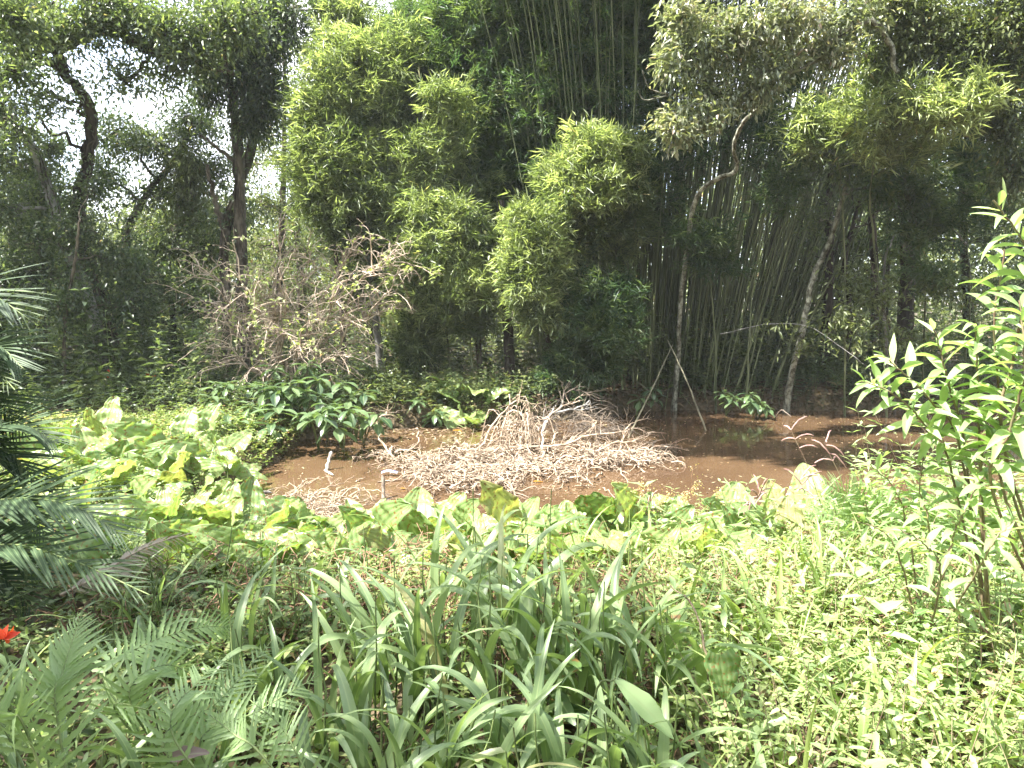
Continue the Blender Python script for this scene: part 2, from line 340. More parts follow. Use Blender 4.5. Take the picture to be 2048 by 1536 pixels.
def twig_paths(a, b, k=6, sag=.12, wob=.06):
    a = np.asarray(a, float); b = np.asarray(b, float); n = len(b); a = np.broadcast_to(a, b.shape)
    t = np.linspace(0, 1, k)[None, :, None]; ln = np.linalg.norm(b - a, axis=1)[:, None, None]
    p = a[:, None] + (b - a)[:, None] * t; p[..., 2] += (np.sin(t[..., 0] * math.pi) * sag * ln[..., 0])
    w = rng.normal(0, 1, (n, k, 3)) * wob * ln; w[:, 0] = 0; w[:, -1] = 0
    return p + w

def tree(name, label, cat, trunks, bark, blobs, leafm, L=.15, W=.055, group=None, limbs=(), tb=.5, tv=.25, plume=False, m=9, droop=-.35, spread=.25, twr=.016):
    """trunks / limbs: (points, r0, r1); blobs: (px, py, rx, ry, Y, n_sprays [, tint])"""
    L *= .66; W *= .64; m = int(m * 1.9); base = np.asarray(trunks[0][0][0]); root = thing(name, label, cat, base, group)
    nodes_ = []
    for j, (pts, r0, r1) in enumerate(trunks):
        g = Geo(); p = smooth_path(pts, 40, r1 * .3); nodes_.append((p, np.linspace(r0, r1, 40)))
        r = np.linspace(r0, r1, 40) * rng.uniform(.93, 1.08, 40)
        if j == 0: r[0] *= 1.5; r[1] *= 1.18
        sd = 12; th = np.arange(sd) / sd * 6.283; kk = np.arange(len(p))[:, None]
        rr = r[:, None] * (1 + .16 * np.sin(th[None] * 3 + kk * .21 + j) + .09 * np.sin(th[None] * 5 - kk * .5) + rng.normal(0, .05, (len(p), sd)))
        tubes(g, p[None], rr[None], sd, np.array([.5])); g.build('trunk', bark, root)
        if r0 > .09:   # climbers on the bark
            gv = Geo()
            for _v in range(4):
                f0 = rng.uniform(0, 6.28); fr = rng.uniform(-.12, .25); ii = np.arange(len(p)); off = np.stack([np.cos(f0 + ii * fr), np.sin(f0 + ii * fr), 0 * ii], -1) * (r * 1.12)[:, None]
                tubes(gv, (p + off + rng.normal(0, .012, p.shape))[None], np.full((1, len(p)), rng.uniform(.008, .018)), 5)
            gv.build('climber', M['bark_mid'], root, kind='stuff'); gv = Geo(); q_ = np.repeat(p[3:], 5, 0) + rng.normal(0, r0 * 1.1, (len(p[3:]) * 5, 3)); spray_leaves(gv, q_, rdir(len(q_)), 4, .1, .045, -.5, .08, .4); gv.build('climber_leaves', M['tree_leaf'], root, False, kind='stuff')
    for pts, r0, r1 in limbs:
        g = Geo(); p = smooth_path(pts, 18, r1 * .5); nodes_.append((p, np.linspace(r0, r1, 18)))
        tubes(g, p[None], np.linspace(r0, r1, 18)[None], 7, np.array([.5])); g.build('limb', bark, root)
    allp = np.concatenate([a for a, _ in nodes_]); allr = np.concatenate([b for _, b in nodes_])
    gb, gl = Geo(), Geo()
    for b in blobs:
        px, py, rx, ry, Y, n = b[:6]; t0 = b[6] if len(b) > 6 else tb  # tint also carries painted light: paler for sunlit blobs, darker for shaded
        c = P(px, py, Y); r = np.array([rpx(rx, Y), rpx((rx + ry) * .5, Y) * .8, rpx(ry, Y)])
        i = np.argmin(np.linalg.norm(allp - c, axis=1) + 1.2 * np.maximum(allp[:, 2] - c[2], 0))
        bp = twig_paths(allp[i], c[None], 9, .1, .035)
        tubes(gb, bp, np.linspace(min(allr[i] * .7, twr * 2.2), twr, 9)[None], 5)
        ns = max(4, int(n / 16)); sub = blob_pts(c, r * .9, ns, .4); tubes(gb, twig_paths(c, sub, 7, .1, .07), np.linspace(twr, twr * .35, 7)[None], 4)
        ends = blob_pts(c, r, n, .5); ends = ends * .62 + sub[rng.integers(0, ns, n)] * .38
        near = sub[np.argmin(((ends[:, None] - sub[None]) ** 2).sum(-1), axis=1)]
        q = rng.random(n) < .4
        tubes(gb, twig_paths(near[q], ends[q], 4, .1, .1), np.linspace(twr * .35, twr * .15, 4)[None], 3)
        if plume: plume_leaves(gl, ends, m, L, W, t0, tv)
        else: spray_leaves(gl, ends, unit(ends - c + rng.normal(0, .2, ends.shape)), m, L, W, droop, spread, t0, tv)
    gb.build('branches', bark, root, kind='stuff')
    gl.build('crown', leafm, root, smooth=False, kind='stuff')
    return root

def gz(x, y): return float(height(x, y))
def on_ground(px, Y):
    x = (px - 1024) / F * Y * 1.0; return np.array([x, Y, gz(x, Y) - .05])

# ------------------------------------------------------------------ left trees
G1 = 'trees on the far bank'
tree('dark_tree', 'dark-barked tree with a thick bough arching over the bright sky gap', 'tree',
     [([on_ground(228, 12.6), P(205, 600, 12.5), P(165, 480, 12.4), P(160, 400, 12.3), P(178, 290, 12.2), P(178, 215, 12), P(135, 150, 11.6), P(110, 100, 11.2)], .13, .06)],
     M['bark_dark'],
     [(60, 40, 90, 70, 10.5, 130), (190, 30, 100, 60, 10.5, 150), (330, 60, 110, 50, 10.8, 140), (30, 140, 60, 60, 10, 60), (250, 20, 120, 40, 11, 90), (450, 40, 90, 60, 11, 120),
      (330, 150, 90, 40, 11.4, 40), (20, 30, 60, 80, 9, 80), (150, 60, 60, 30, 10.5, 50), (400, 120, 80, 40, 11, 70), (90, 190, 90, 60, 11, 34), (250, 170, 110, 45, 11, 40), (40, 260, 50, 50, 10.5, 24)], M['tree_leaf'], .15, .06,
     limbs=[([P(112, 100, 11.2), P(220, 60, 11), P(300, 105, 11), P(380, 120, 11), P(470, 150, 11.2)], .1, .035),
            ([P(130, 140, 11.5), P(60, 110, 11), P(-20, 90, 10.4)], .08, .03), ([P(112, 100, 11.2), P(60, 30, 10.8), P(20, -60, 10.4)], .08, .03)], group=G1)
dk = bpy.data.objects['dark_tree']; n = 3600  # unseen canopy added above the frame, cut to shape to shade the left bank
e = np.stack([rng.uniform(-16, -6, n), rng.uniform(6.5, 14.5, n), rng.uniform(8.4, 10.4, n)], -1); q = e[:, :2] + SUN[None, :2] / SUN[2] * (10 - e[:, 2:3]); X, Y = q[:, 0], q[:, 1]
k = (Y > 7.9 + .4 * np.sin(X * 1.7)) & (X < -7) & ~((X > -9.6) & (Y > 9) & (Y < 10.5)) & ~((X > -8) & (Y > 10.9)) & ~((X > -11) & (Y < 10.6)) & (np.sin(X * 1.9 + 1) + np.sin(Y * 2.3 + X) + rng.normal(0, .5, n) > -.75) & (e[:, 2] > 2.4 + e[:, 1] * .46)
e = e[k]; gl = Geo(); spray_leaves(gl, e, rdir(len(e)), 12, .17, .07, -.3, .3); gl.build('shade_canopy', M['tree_leaf'], dk, False, kind='stuff')
g = Geo(); c0 = P(110, 100, 11.2); tubes(g, twig_paths(c0, e[::14], 9, .1, .04), np.linspace(.05, .006, 9)[None], 4); g.build('shade_canopy_branches', M['bark_dark'], dk, kind='stuff')
tree('leaning_tree', 'thin pale-barked tree leaning in from the edge and crossing before the dark trunk', 'tree',
     [([on_ground(205, 12), P(190, 650, 12), P(165, 560, 11.9), P(140, 510, 11.8), P(100, 390, 11.7), P(70, 310, 11.5), P(20, 245, 11.2), P(-10, 200, 11), P(10, 150, 11), P(60, 100, 11)], .10, .045)],
     M['bark_pale'], [(20, 330, 90, 50, 11.5, 80), (100, 400, 70, 60, 12, 80), (10, 230, 50, 60, 11, 50), (-10, 420, 80, 60, 11.5, 80)], M['tree_leaf'], .14, .055, group=G1)
tree('great_tree', 'tall double-trunked grey tree wrapped in dark hanging leaves', 'tree',
     [([on_ground(492, 13.6), P(486, 620, 13.5), P(484, 500, 13.5), P(478, 330, 13.4), P(468, 200, 13.2), P(445, 90, 13), P(470, -40, 12.8)], .12, .065),
      ([on_ground(455, 13.8), P(452, 600, 13.8), P(452, 450, 13.8), P(500, 300, 13.8), P(500, 180, 13.7), P(530, 40, 13.5)], .10, .05)],
     M['bark_mid'], [(510, 60, 80, 80, 13, 300, .2), (520, 170, 55, 80, 13.2, 260, .2), (420, 90, 60, 70, 12.8, 170, .25), (455, 30, 80, 50, 12.8, 170, .25), (505, 250, 50, 60, 13.3, 120, .3), (560, 30, 60, 60, 13, 140, .3), (640, 20, 50, 40, 13.4, 60, .5), (690, 10, 50, 30, 14, 40, .5),
                       (420, 180, 40, 50, 13, 80, .2), (470, 430, 60, 60, 14.2, 70, .3)], M['tree_leaf'], .17, .05, m=12,
     limbs=[([P(478, 330, 13.4), P(440, 300, 13.3), P(400, 270, 13.2)], .05, .02), ([P(478, 180, 13.2), P(520, 110, 13.1), P(560, 60, 13)], .07, .03), ([P(455, 470, 13.7), P(430, 400, 13.5), P(415, 330, 13.4)], .07, .03)], group=G1, droop=-.9)
tree('screening_sapling', 'leafy sapling whose sprays hang across the dark and the leaning trunk', 'tree',
     [([on_ground(120, 11.2), P(130, 650, 11.2), P(150, 520, 11.1), P(160, 440, 11)], .03, .015)],
     M['bark_mid'], [(190, 380, 60, 50, 11.6, 40, .4), (150, 470, 90, 60, 11.4, 90, .35), (230, 520, 90, 60, 11.6, 110, .35), (120, 600, 90, 60, 11.2, 110, .35), (270, 620, 70, 60, 11.6, 90, .3), (60, 700, 70, 50, 11.2, 90, .3), (200, 690, 50, 30, 11.6, 30, .3)], M['tree_leaf'], .13, .055, group=G1, twr=.008)
tree('crooked_tree', 'crooked slim tree with a slanting stem in the gap between the thick trunks', 'tree',
     [([on_ground(240, 15.5), P(245, 600, 15.5), P(250, 500, 15.5), P(262, 440, 15.4), P(300, 380, 15.3), P(350, 320, 15.2), P(380, 260, 15)], .1, .04)],
     M['bark_mid'], [(300, 290, 120, 60, 15, 170, .55), (390, 250, 90, 70, 15, 150, .5), (230, 260, 80, 60, 15.2, 90, .5), (330, 390, 120, 60, 15.5, 150, .5), (420, 340, 90, 60, 15.5, 120, .5), (210, 350, 70, 50, 15.3, 80)], M['tree_leaf'], .16, .06, group=G1)
tree('young_tree', 'small leafy tree with pale sunlit crown left of the dark trunk', 'tree',
     [([on_ground(95, 14), P(90, 620, 14), P(80, 480, 14), P(70, 380, 14)], .08, .03)],
     M['bark_mid'], [(60, 450, 110, 80, 14, 260, .35), (30, 560, 100, 80, 13.6, 260, .3), (120, 560, 80, 80, 14, 200, .35), (60, 350, 80, 60, 14, 120, .7), (100, 290, 50, 40, 14, 60, .6), (10, 650, 80, 60, 13.4, 160, .3)], M['tree_leaf'], .15, .06, group=G1)
tree('round_leaved_tree', 'low dark bushy tree filling the space behind the bare bush', 'tree',
     [([on_ground(350, 14.6), P(345, 650, 14.6), P(340, 540, 14.6)], .09, .04)],
     M['bark_dark'], [(300, 560, 110, 70, 14.4, 300, .3), (390, 600, 80, 70, 14.4, 220, .25), (260, 640, 80, 70, 14.2, 180, .3), (340, 480, 110, 60, 14.8, 220, .5), (420, 500, 80, 60, 14.8, 150, .5), (150, 640, 70, 60, 14.5, 140, .3), (330, 700, 120, 50, 14.4, 190, .3)], M['tree_leaf'], .14, .06, group=G1)
tree('feathery_palm_tree', 'tree with a tall column of drooping sprays between the two big trunks', 'tree',
     [([on_ground(385, 15), P(382, 600, 15), P(380, 420, 15), P(378, 330, 15)], .08, .04)],
     M['bark_mid'], [(380, 330, 35, 50, 15, 110, .6), (375, 400, 40, 60, 15, 130, .6), (375, 470, 45, 60, 15, 130, .5)], M['olive_leaf'], .26, .035, droop=-1.2, group=G1)

# sunlit airy trees behind, with the sky between them
G2 = 'trees standing further back in the wood'
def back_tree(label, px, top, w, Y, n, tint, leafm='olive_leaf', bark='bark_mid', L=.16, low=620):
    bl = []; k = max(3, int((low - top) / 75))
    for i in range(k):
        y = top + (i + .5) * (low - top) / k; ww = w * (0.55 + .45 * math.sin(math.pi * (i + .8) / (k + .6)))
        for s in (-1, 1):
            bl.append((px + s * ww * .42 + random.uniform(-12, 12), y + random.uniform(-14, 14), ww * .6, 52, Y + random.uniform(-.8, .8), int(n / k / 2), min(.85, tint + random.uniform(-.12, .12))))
    lean = random.uniform(-25, 25)
    tree('forest_tree', label, 'tree', [([on_ground(px + lean, Y), P(px + lean * .6, 600, Y), P(px + lean * .2, 450, Y), P(px, top + 40, Y)], .016 * Y * .45, .03)],
         M[bark], bl, M[leafm], L, .06, group=G2, m=8)
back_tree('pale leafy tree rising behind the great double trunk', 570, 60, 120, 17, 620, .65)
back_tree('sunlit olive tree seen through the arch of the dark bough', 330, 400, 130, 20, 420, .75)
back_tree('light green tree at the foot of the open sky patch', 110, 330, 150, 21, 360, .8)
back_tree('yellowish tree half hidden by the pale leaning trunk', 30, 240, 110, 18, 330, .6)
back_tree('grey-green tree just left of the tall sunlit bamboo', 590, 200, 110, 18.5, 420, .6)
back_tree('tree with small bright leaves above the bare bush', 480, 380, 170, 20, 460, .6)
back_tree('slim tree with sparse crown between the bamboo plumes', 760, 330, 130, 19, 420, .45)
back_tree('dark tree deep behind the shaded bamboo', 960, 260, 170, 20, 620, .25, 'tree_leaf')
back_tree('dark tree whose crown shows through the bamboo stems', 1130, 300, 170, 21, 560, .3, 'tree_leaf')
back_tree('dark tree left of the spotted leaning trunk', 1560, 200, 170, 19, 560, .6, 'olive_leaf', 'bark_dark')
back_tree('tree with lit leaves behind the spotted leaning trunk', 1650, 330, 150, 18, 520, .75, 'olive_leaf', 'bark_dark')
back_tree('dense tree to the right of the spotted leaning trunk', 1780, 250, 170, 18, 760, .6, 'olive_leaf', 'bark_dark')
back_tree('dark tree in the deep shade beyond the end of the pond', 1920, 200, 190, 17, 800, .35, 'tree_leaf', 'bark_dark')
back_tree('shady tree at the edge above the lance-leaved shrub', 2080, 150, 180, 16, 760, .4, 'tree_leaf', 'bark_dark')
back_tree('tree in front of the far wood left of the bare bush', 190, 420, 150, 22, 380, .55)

# far wood: leaf mass that nobody could count
g = Geo()
for Y, n, zt, tt in ((26, 3600, 7.5, .5), (32, 3200, 9.0, .55), (40, 3200, 12, .4)):
    x = rng.uniform(-.86, .86, n) * Y; top = zt * (.62 + .22 * vnoise(x * .35, x * .1, Y) + .28 * sstep(-.1, .35, x / Y))
    z = .4 + rng.random(n) ** .8 * top; y = Y + rng.normal(0, 1.2, n)
    e = np.stack([x, y, z], -1); spray_leaves(g, e, rdir(n, .2), 9, .03 * Y * .3 + .03, .012 * Y * .4, -.3, .55, tt, .3)
g.build('far_woods', M['olive_leaf'], None, False, kind='stuff', label='far wood of small leaves closing the view behind the trees', category='woods')

# unseen wood round the other sides, added to block low sky light
g = Geo(); n = 5200; x = rng.uniform(-22, 22, n); y = rng.uniform(-15, -8, n); e = np.stack([x, y, .4 + rng.random(n) ** .8 * 13], -1)
m_ = 3400; sd_ = np.where(rng.random(m_) < .5, -1, 1); e2 = np.stack([sd_ * rng.uniform(16, 21, m_), rng.uniform(-9, 17, m_), .4 + rng.random(m_) ** .8 * 12], -1)
e = np.concatenate([e, e2]); spray_leaves(g, e, rdir(len(e), .2), 6, .55, .27, -.3, .6, .45, .25)
g.build('surrounding_woods', M['tree_leaf'], None, False, kind='stuff', label='unseen leafy wood behind and beside the viewer, added to cut sky light', category='woods')

# ------------------------------------------------------------------ slim trunks between the bamboo
G3 = 'slim bare trunks behind the pond'
for lab, pts, r0, r1, bk in (
    ('slim pale trunk right beside the bare bush', [(765, 775), (752, 640), (738, 500), (730, 380)], .085, .04, 'bark_pale'),
    ('short pale stem just right of the bush-side trunk', [(826, 775), (818, 690), (812, 610), (800, 520)], .07, .035, 'bark_pale'),
    ('very thin stem beside the short pale stem', [(838, 772), (834, 700), (826, 620)], .04, .02, 'bark_mid'),
    ('slim trunk rising behind the leafy bamboo dome', [(962, 770), (955, 660), (944, 560), (930, 430)], .065, .035, 'bark_mid'),
    ('straight dark trunk under the small hanging plume', [(1020, 775), (1016, 660), (1008, 560), (1000, 400)], .11, .07, 'bark_dark'),
    ('thin dark trunk in the undergrowth behind the bare bush', [(690, 760), (684, 640), (672, 500), (660, 350)], .06, .03, 'bark_dark'),
    ('dark leaning stem beneath the bamboo plumes', [(1120, 760), (1090, 660), (1050, 560), (1010, 470)], .06, .03, 'bark_dark')):
    Y = 12.9 + random.random() * .7
    q = [on_ground(pts[0][0], Y)] + [P(a, b, Y) for a, b in pts[1:]]
    t = thing('slim_tree', lab, 'tree', q[0], G3)
    g = Geo(); p = smooth_path(q, 22, .008); tubes(g, p[None], np.linspace(r0, r1, 22)[None], 8, np.array([.6])); g.build('trunk', M[bk], t)
    g = Geo(); a = p[rng.integers(9, 21, 7)]; b = a + rdir(7, .5) * rng.uniform(.3, .9, (7, 1)); tubes(g, twig_paths(a, b, 6, .1, .06), np.linspace(.014, .004, 6)[None], 4); g.build('branches', M[bk], t, kind='stuff')
    g = Geo(); spray_leaves(g, b.repeat(4, 0) + rng.normal(0, .15, (28, 3)), rdir(28), 6, .13, .05); g.build('crown', M['olive_leaf'], t, False, kind='stuff')

# ------------------------------------------------------------------ bamboo
G4 = 'bamboo standing on the far bank'
def bamboo(label, culms, blobs, leafm='bamboo_leaf', L=.215, W=.022, tb=.5, m=21, r=.022, tv=.24):
    base = culms[0][0]; root = thing('bamboo', label, 'bamboo', base, G4); ps = []
    for c in culms:
        g = Geo(); p = smooth_path(c, 20, .01); ps.append(p); tubes(g, p[None], np.linspace(r, r * .3, 20)[None], 6, np.array([.5])); g.build('culm', M['culm'], root)
    allp = np.concatenate(ps); gb, gl = Geo(), Geo()
    for b in blobs:
        px, py, rx, ry, Y, n = b[:6]; t0 = b[6] if len(b) > 6 else tb  # blob tint paints sun and shade: lit clumps paler, shaded ones darker
        c = P(px, py, Y); rr = np.array([rpx(rx, Y), rpx((rx + ry) * .45, Y), rpx(ry, Y)])
        n = int(n * 1.25); ends = blob_pts(c, rr, n, .5)
        j = np.argmin(((ends[:, None] - allp[None]) ** 2).sum(-1) + 2.0 * np.maximum(allp[None, :, 2] - ends[:, None, 2], 0), axis=1)
        q = rng.random(n) < .3
        q &= rng.random(n) < .7; tubes(gb, twig_paths(allp[j][q], ends[q], 5, .1, .03), np.linspace(.007, .0025, 5)[None], 3)
        plume_leaves(gl, ends, m, L, W, t0, tv)
    gb.build('branches', M['culm'], root, kind='stuff'); gl.build('foliage', M[leafm], root, False, kind='stuff')
    return root
def cu(px0, Y0, *pts): return [on_ground(px0, Y0)] + [P(*q) for q in pts]
bamboo('tallest sunlit bamboo, a bright yellow-green column left of the shaded grove',
       [cu(770, 13.8, (740, 600, 13.7), (715, 400, 13.5), (700, 200, 13.3), (695, 60, 13)), cu(740, 13.9, (725, 560, 13.8), (690, 400, 13.4), (655, 250, 13.1), (640, 120, 13)), cu(790, 14, (780, 600, 14), (770, 380, 13.8), (775, 150, 13.4), (790, 70, 13))],
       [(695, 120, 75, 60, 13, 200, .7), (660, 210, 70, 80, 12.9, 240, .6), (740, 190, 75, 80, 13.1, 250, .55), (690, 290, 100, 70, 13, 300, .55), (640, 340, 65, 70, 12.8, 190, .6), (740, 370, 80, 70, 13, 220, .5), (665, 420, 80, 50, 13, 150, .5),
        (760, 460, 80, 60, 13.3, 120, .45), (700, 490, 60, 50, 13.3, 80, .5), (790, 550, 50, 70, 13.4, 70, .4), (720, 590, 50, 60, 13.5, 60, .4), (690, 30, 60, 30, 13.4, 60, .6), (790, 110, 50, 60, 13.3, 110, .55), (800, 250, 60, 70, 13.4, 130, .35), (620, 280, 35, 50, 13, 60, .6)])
bamboo('sunlit bamboo with an arching bare tip right of the tallest column',
       [cu(850, 13.4, (850, 620, 13.3), (850, 480, 13.1), (850, 330, 13), (872, 230, 12.8), (890, 180, 12.7)), cu(880, 13.5, (878, 600, 13.4), (870, 440, 13.2), (845, 300, 13), (838, 255, 12.9))],
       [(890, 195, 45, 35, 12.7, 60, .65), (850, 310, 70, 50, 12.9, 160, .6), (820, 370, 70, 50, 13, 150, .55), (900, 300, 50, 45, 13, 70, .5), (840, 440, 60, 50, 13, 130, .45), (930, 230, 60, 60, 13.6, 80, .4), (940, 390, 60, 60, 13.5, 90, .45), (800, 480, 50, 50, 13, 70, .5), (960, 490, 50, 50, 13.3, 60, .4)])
bamboo('bushy sunlit bamboo plume above the yellow-green dome',
       [cu(900, 13.2, (895, 680, 13.1), (880, 560, 12.9), (870, 430, 12.8), (870, 400, 12.7))],
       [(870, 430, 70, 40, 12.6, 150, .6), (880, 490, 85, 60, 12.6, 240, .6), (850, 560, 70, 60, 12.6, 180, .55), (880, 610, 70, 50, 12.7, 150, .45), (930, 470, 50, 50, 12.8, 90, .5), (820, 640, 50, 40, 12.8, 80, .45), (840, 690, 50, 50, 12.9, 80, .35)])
bamboo('low yellow-green bamboo dome in front of the slim trunks',
       [cu(945, 12.8, (940, 680, 12.8), (930, 600, 12.7), (925, 550, 12.6))],
       [(930, 565, 55, 32, 12.5, 150, .85), (920, 600, 70, 40, 12.6, 120, .5), (945, 640, 50, 40, 12.8, 70, .3)], tv=.1)
bamboo('narrow bright plume of bamboo hanging before the dark trunk',
       [cu(1085, 12.9, (1080, 680, 12.7), (1072, 560, 12.4), (1070, 440, 12.2))],
       [(1075, 450, 45, 35, 12, 100, .7), (1065, 510, 58, 50, 12, 200, .65), (1065, 570, 55, 50, 12, 190, .6), (1080, 630, 40, 40, 12.1, 80, .4), (1040, 440, 30, 30, 12.1, 30, .6)])
bamboo('rounded bamboo head with sunlit left side over the massed stems',  # left blobs tinted paler and right ones darker, painting the side light
       [cu(1200, 13.2, (1200, 640, 13), (1200, 480, 12.7), (1195, 360, 12.4), (1190, 290, 12.2)), cu(1230, 13.3, (1232, 600, 13), (1230, 440, 12.7), (1225, 330, 12.5))],
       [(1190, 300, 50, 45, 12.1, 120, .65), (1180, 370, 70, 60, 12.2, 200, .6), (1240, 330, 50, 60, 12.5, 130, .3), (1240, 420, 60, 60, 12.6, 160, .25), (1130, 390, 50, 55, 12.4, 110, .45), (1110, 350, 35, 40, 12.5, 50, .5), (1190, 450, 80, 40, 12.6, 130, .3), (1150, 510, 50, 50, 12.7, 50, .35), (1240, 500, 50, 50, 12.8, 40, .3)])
bamboo('shaded drooping bamboo low over the dead brush',
       [cu(1180, 12.6, (1185, 740, 12.5), (1190, 660, 12.3), (1195, 580, 12.2))],
       [(1190, 600, 75, 50, 12.3, 120, .5), (1200, 660, 80, 60, 12.2, 150, .55), (1170, 720, 70, 50, 12.3, 110, .5), (1140, 760, 60, 35, 12.4, 60, .5), (1240, 600, 50, 50, 12.5, 60, .4)], 'bamboo_shade_tone')
bamboo('small shaded bamboo sprays beside the spotted forked trunk',
       [cu(1440, 12.9, (1430, 680, 12.9), (1420, 560, 12.7), (1410, 470, 12.5)), cu(1500, 13, (1500, 640, 13), (1520, 480, 12.8), (1545, 340, 12.6))],
       [(1400, 480, 60, 50, 12.4, 80, .5), (1440, 530, 50, 30, 12.5, 26, .5), (1560, 380, 50, 40, 12.6, 30, .5), (1600, 300, 60, 50, 12.8, 50, .5)], 'bamboo_shade_tone')
bamboo('yellow-green bamboo spray reaching out under the lit tree at the upper corner',
       [cu(1790, 12.5, (1760, 600, 12), (1740, 400, 11.2), (1770, 270, 10.6), (1860, 230, 10)), cu(1700, 12.6, (1690, 560, 12.3), (1680, 360, 11.6), (1660, 250, 11))],
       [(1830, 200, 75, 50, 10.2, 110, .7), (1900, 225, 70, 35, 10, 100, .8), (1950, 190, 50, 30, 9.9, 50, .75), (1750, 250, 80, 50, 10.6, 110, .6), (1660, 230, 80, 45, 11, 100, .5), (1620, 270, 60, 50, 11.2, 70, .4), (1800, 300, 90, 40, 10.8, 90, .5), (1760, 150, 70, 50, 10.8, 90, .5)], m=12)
bamboo('shade-darkened bamboo hanging along the shaded right bank',
       [cu(1850, 12.8, (1850, 640, 12.5), (1840, 500, 12), (1820, 400, 11.6)), cu(1930, 13, (1940, 600, 12.6), (1930, 430, 12))],
       [(1810, 370, 80, 50, 11.6, 70, .6), (1850, 450, 70, 50, 11.8, 60, .6), (1920, 400, 80, 70, 12, 70, .5), (1960, 300, 70, 60, 12, 70, .5), (1850, 540, 50, 40, 12, 24, .5)], 'bamboo_shade_tone')

# the great shaded grove: culms as parts, added shade canopy over the pond
grove = thing('bamboo_grove', 'great shaded bamboo grove of hundreds of close upright stems fanning out to the right', 'bamboo', on_ground(1330, 14))
nC = 298
for i in range(nC):
    u = rng.random(); px = 1085 + 470 * u ** .9 + rng.normal(0, 8); Y = 13.3 + 2.6 * rng.random() + .4 * abs(u - .5)
    b = on_ground(px, Y); ln = rng.uniform(8, 11.5); s = (u - .42)
    lx = s * (.42 if s > 0 else .16) + rng.normal(0, .035) + (.22 * max(0, s - .25) if u > .67 else 0); ly = rng.normal(-.05, .04)
    k = 9; t = np.linspace(0, 1, k)
    p = b[None] + np.stack([lx * ln * t + .5 * s * t ** 3 * ln * .4, ly * ln * t - 1.3 * t ** 3, ln * t * (1 - .08 * t ** 2)], -1)
    g = Geo(); r = rng.uniform(.010, .020)
    rr = np.linspace(r, r * .5, k); tubes(g, p[None], rr[None], 5, np.array([rng.random()])); g.build('culm', M['culm'], grove)
g = Geo(); n = 420   # the further stems, too dense to tell apart
u = rng.random(n); b = np.stack([(1075 + 560 * u - 1024) / F * 16.5, 15.8 + 1.8 * rng.random(n), np.full(n, .4)], -1)
e = b + np.stack([(u - .42) * 4 + rng.normal(0, .4, n), rng.normal(-.3, .4, n), rng.uniform(8, 11, n)], -1)
tubes(g, twig_paths(b, e, 6, 0, .004), np.linspace(.022, .012, 6)[None], 4); g.build('far_culms', M['culm'], grove, kind='stuff')
gl, gt = Geo(), Geo()
def grove_blob(px, py, rx, ry, Y, n, t0):
    c = P(px, py, Y); rr = np.array([rpx(rx, Y), rpx((rx + ry) * .4, Y), rpx(ry, Y)]) * 1.15; e = blob_pts(c, rr, int(n * 1.5), .6)
    plume_leaves(gl, e, 19, .21, .022, t0 + .12, .24)  # tint raised where the foliage should look lit
    st = e[::4] + np.stack([rng.normal(0, .3, len(e[::4])), rng.uniform(.2, .9, len(e[::4])), rng.uniform(-1, -.3, len(e[::4]))], -1)
    tubes(gt, twig_paths(st, e[::4], 5, .08, .03), np.linspace(.006, .002, 5)[None], 3)
for a in ((830, 60, 80, 70, 14.6, 200, .55), (900, 120, 110, 90, 14.2, 480, .5), (960, 40, 130, 60, 14.1, 430, .55), (1020, 200, 120, 100, 14.2, 520, .45), (900, 230, 90, 70, 14.2, 260, .4), (960, 320, 90, 80, 14, 260, .45), (1080, 330, 60, 70, 13.9, 130, .4), (920, 400, 60, 50, 13.9, 90, .45), (1080, 90, 110, 90, 14.4, 260, .35), (1010, 330, 110, 80, 14.6, 260, .3),
          (1090, 280, 70, 90, 14.2, 170, .35), (1180, 30, 110, 50, 13.8, 150, .45), (1280, 40, 90, 70, 13.6, 110, .35), (960, 400, 90, 60, 14.6, 140, .3), (1030, 420, 70, 60, 14.4, 110, .3), (1330, 160, 80, 90, 14, 60, .3), 
          (1240, 130, 90, 90, 13.6, 200, .4), (1120, 200, 90, 110, 13.7, 160, .4), (1060, 30, 100, 60, 13.8, 140, .45), (1180, 330, 70, 60, 13.4, 70, .35), (1290, 340, 70, 70, 13.3, 80, .35), (1240, 30, 120, 50, 13.4, 150, .45), (1360, 60, 60, 60, 13.4, 90, .4), (1160, 130, 80, 90, 13.8, 150, .35), (1280, 230, 80, 80, 13.4, 90, .25), (1380, 300, 60, 60, 13.2, 30, .3), (1420, 60, 90, 70, 13.4, 130, .3), (1520, 330, 50, 60, 13.2, 18, .35), (1560, 160, 80, 80, 13.6, 110, .3), (1500, 250, 60, 60, 13.4, 60, .3),
          (820, 160, 60, 70, 14.6, 150, .4), (1180, 220, 80, 80, 14.6, 60, .3), (1350, 430, 50, 50, 13.2, 14, .4)):
    grove_blob(*a)
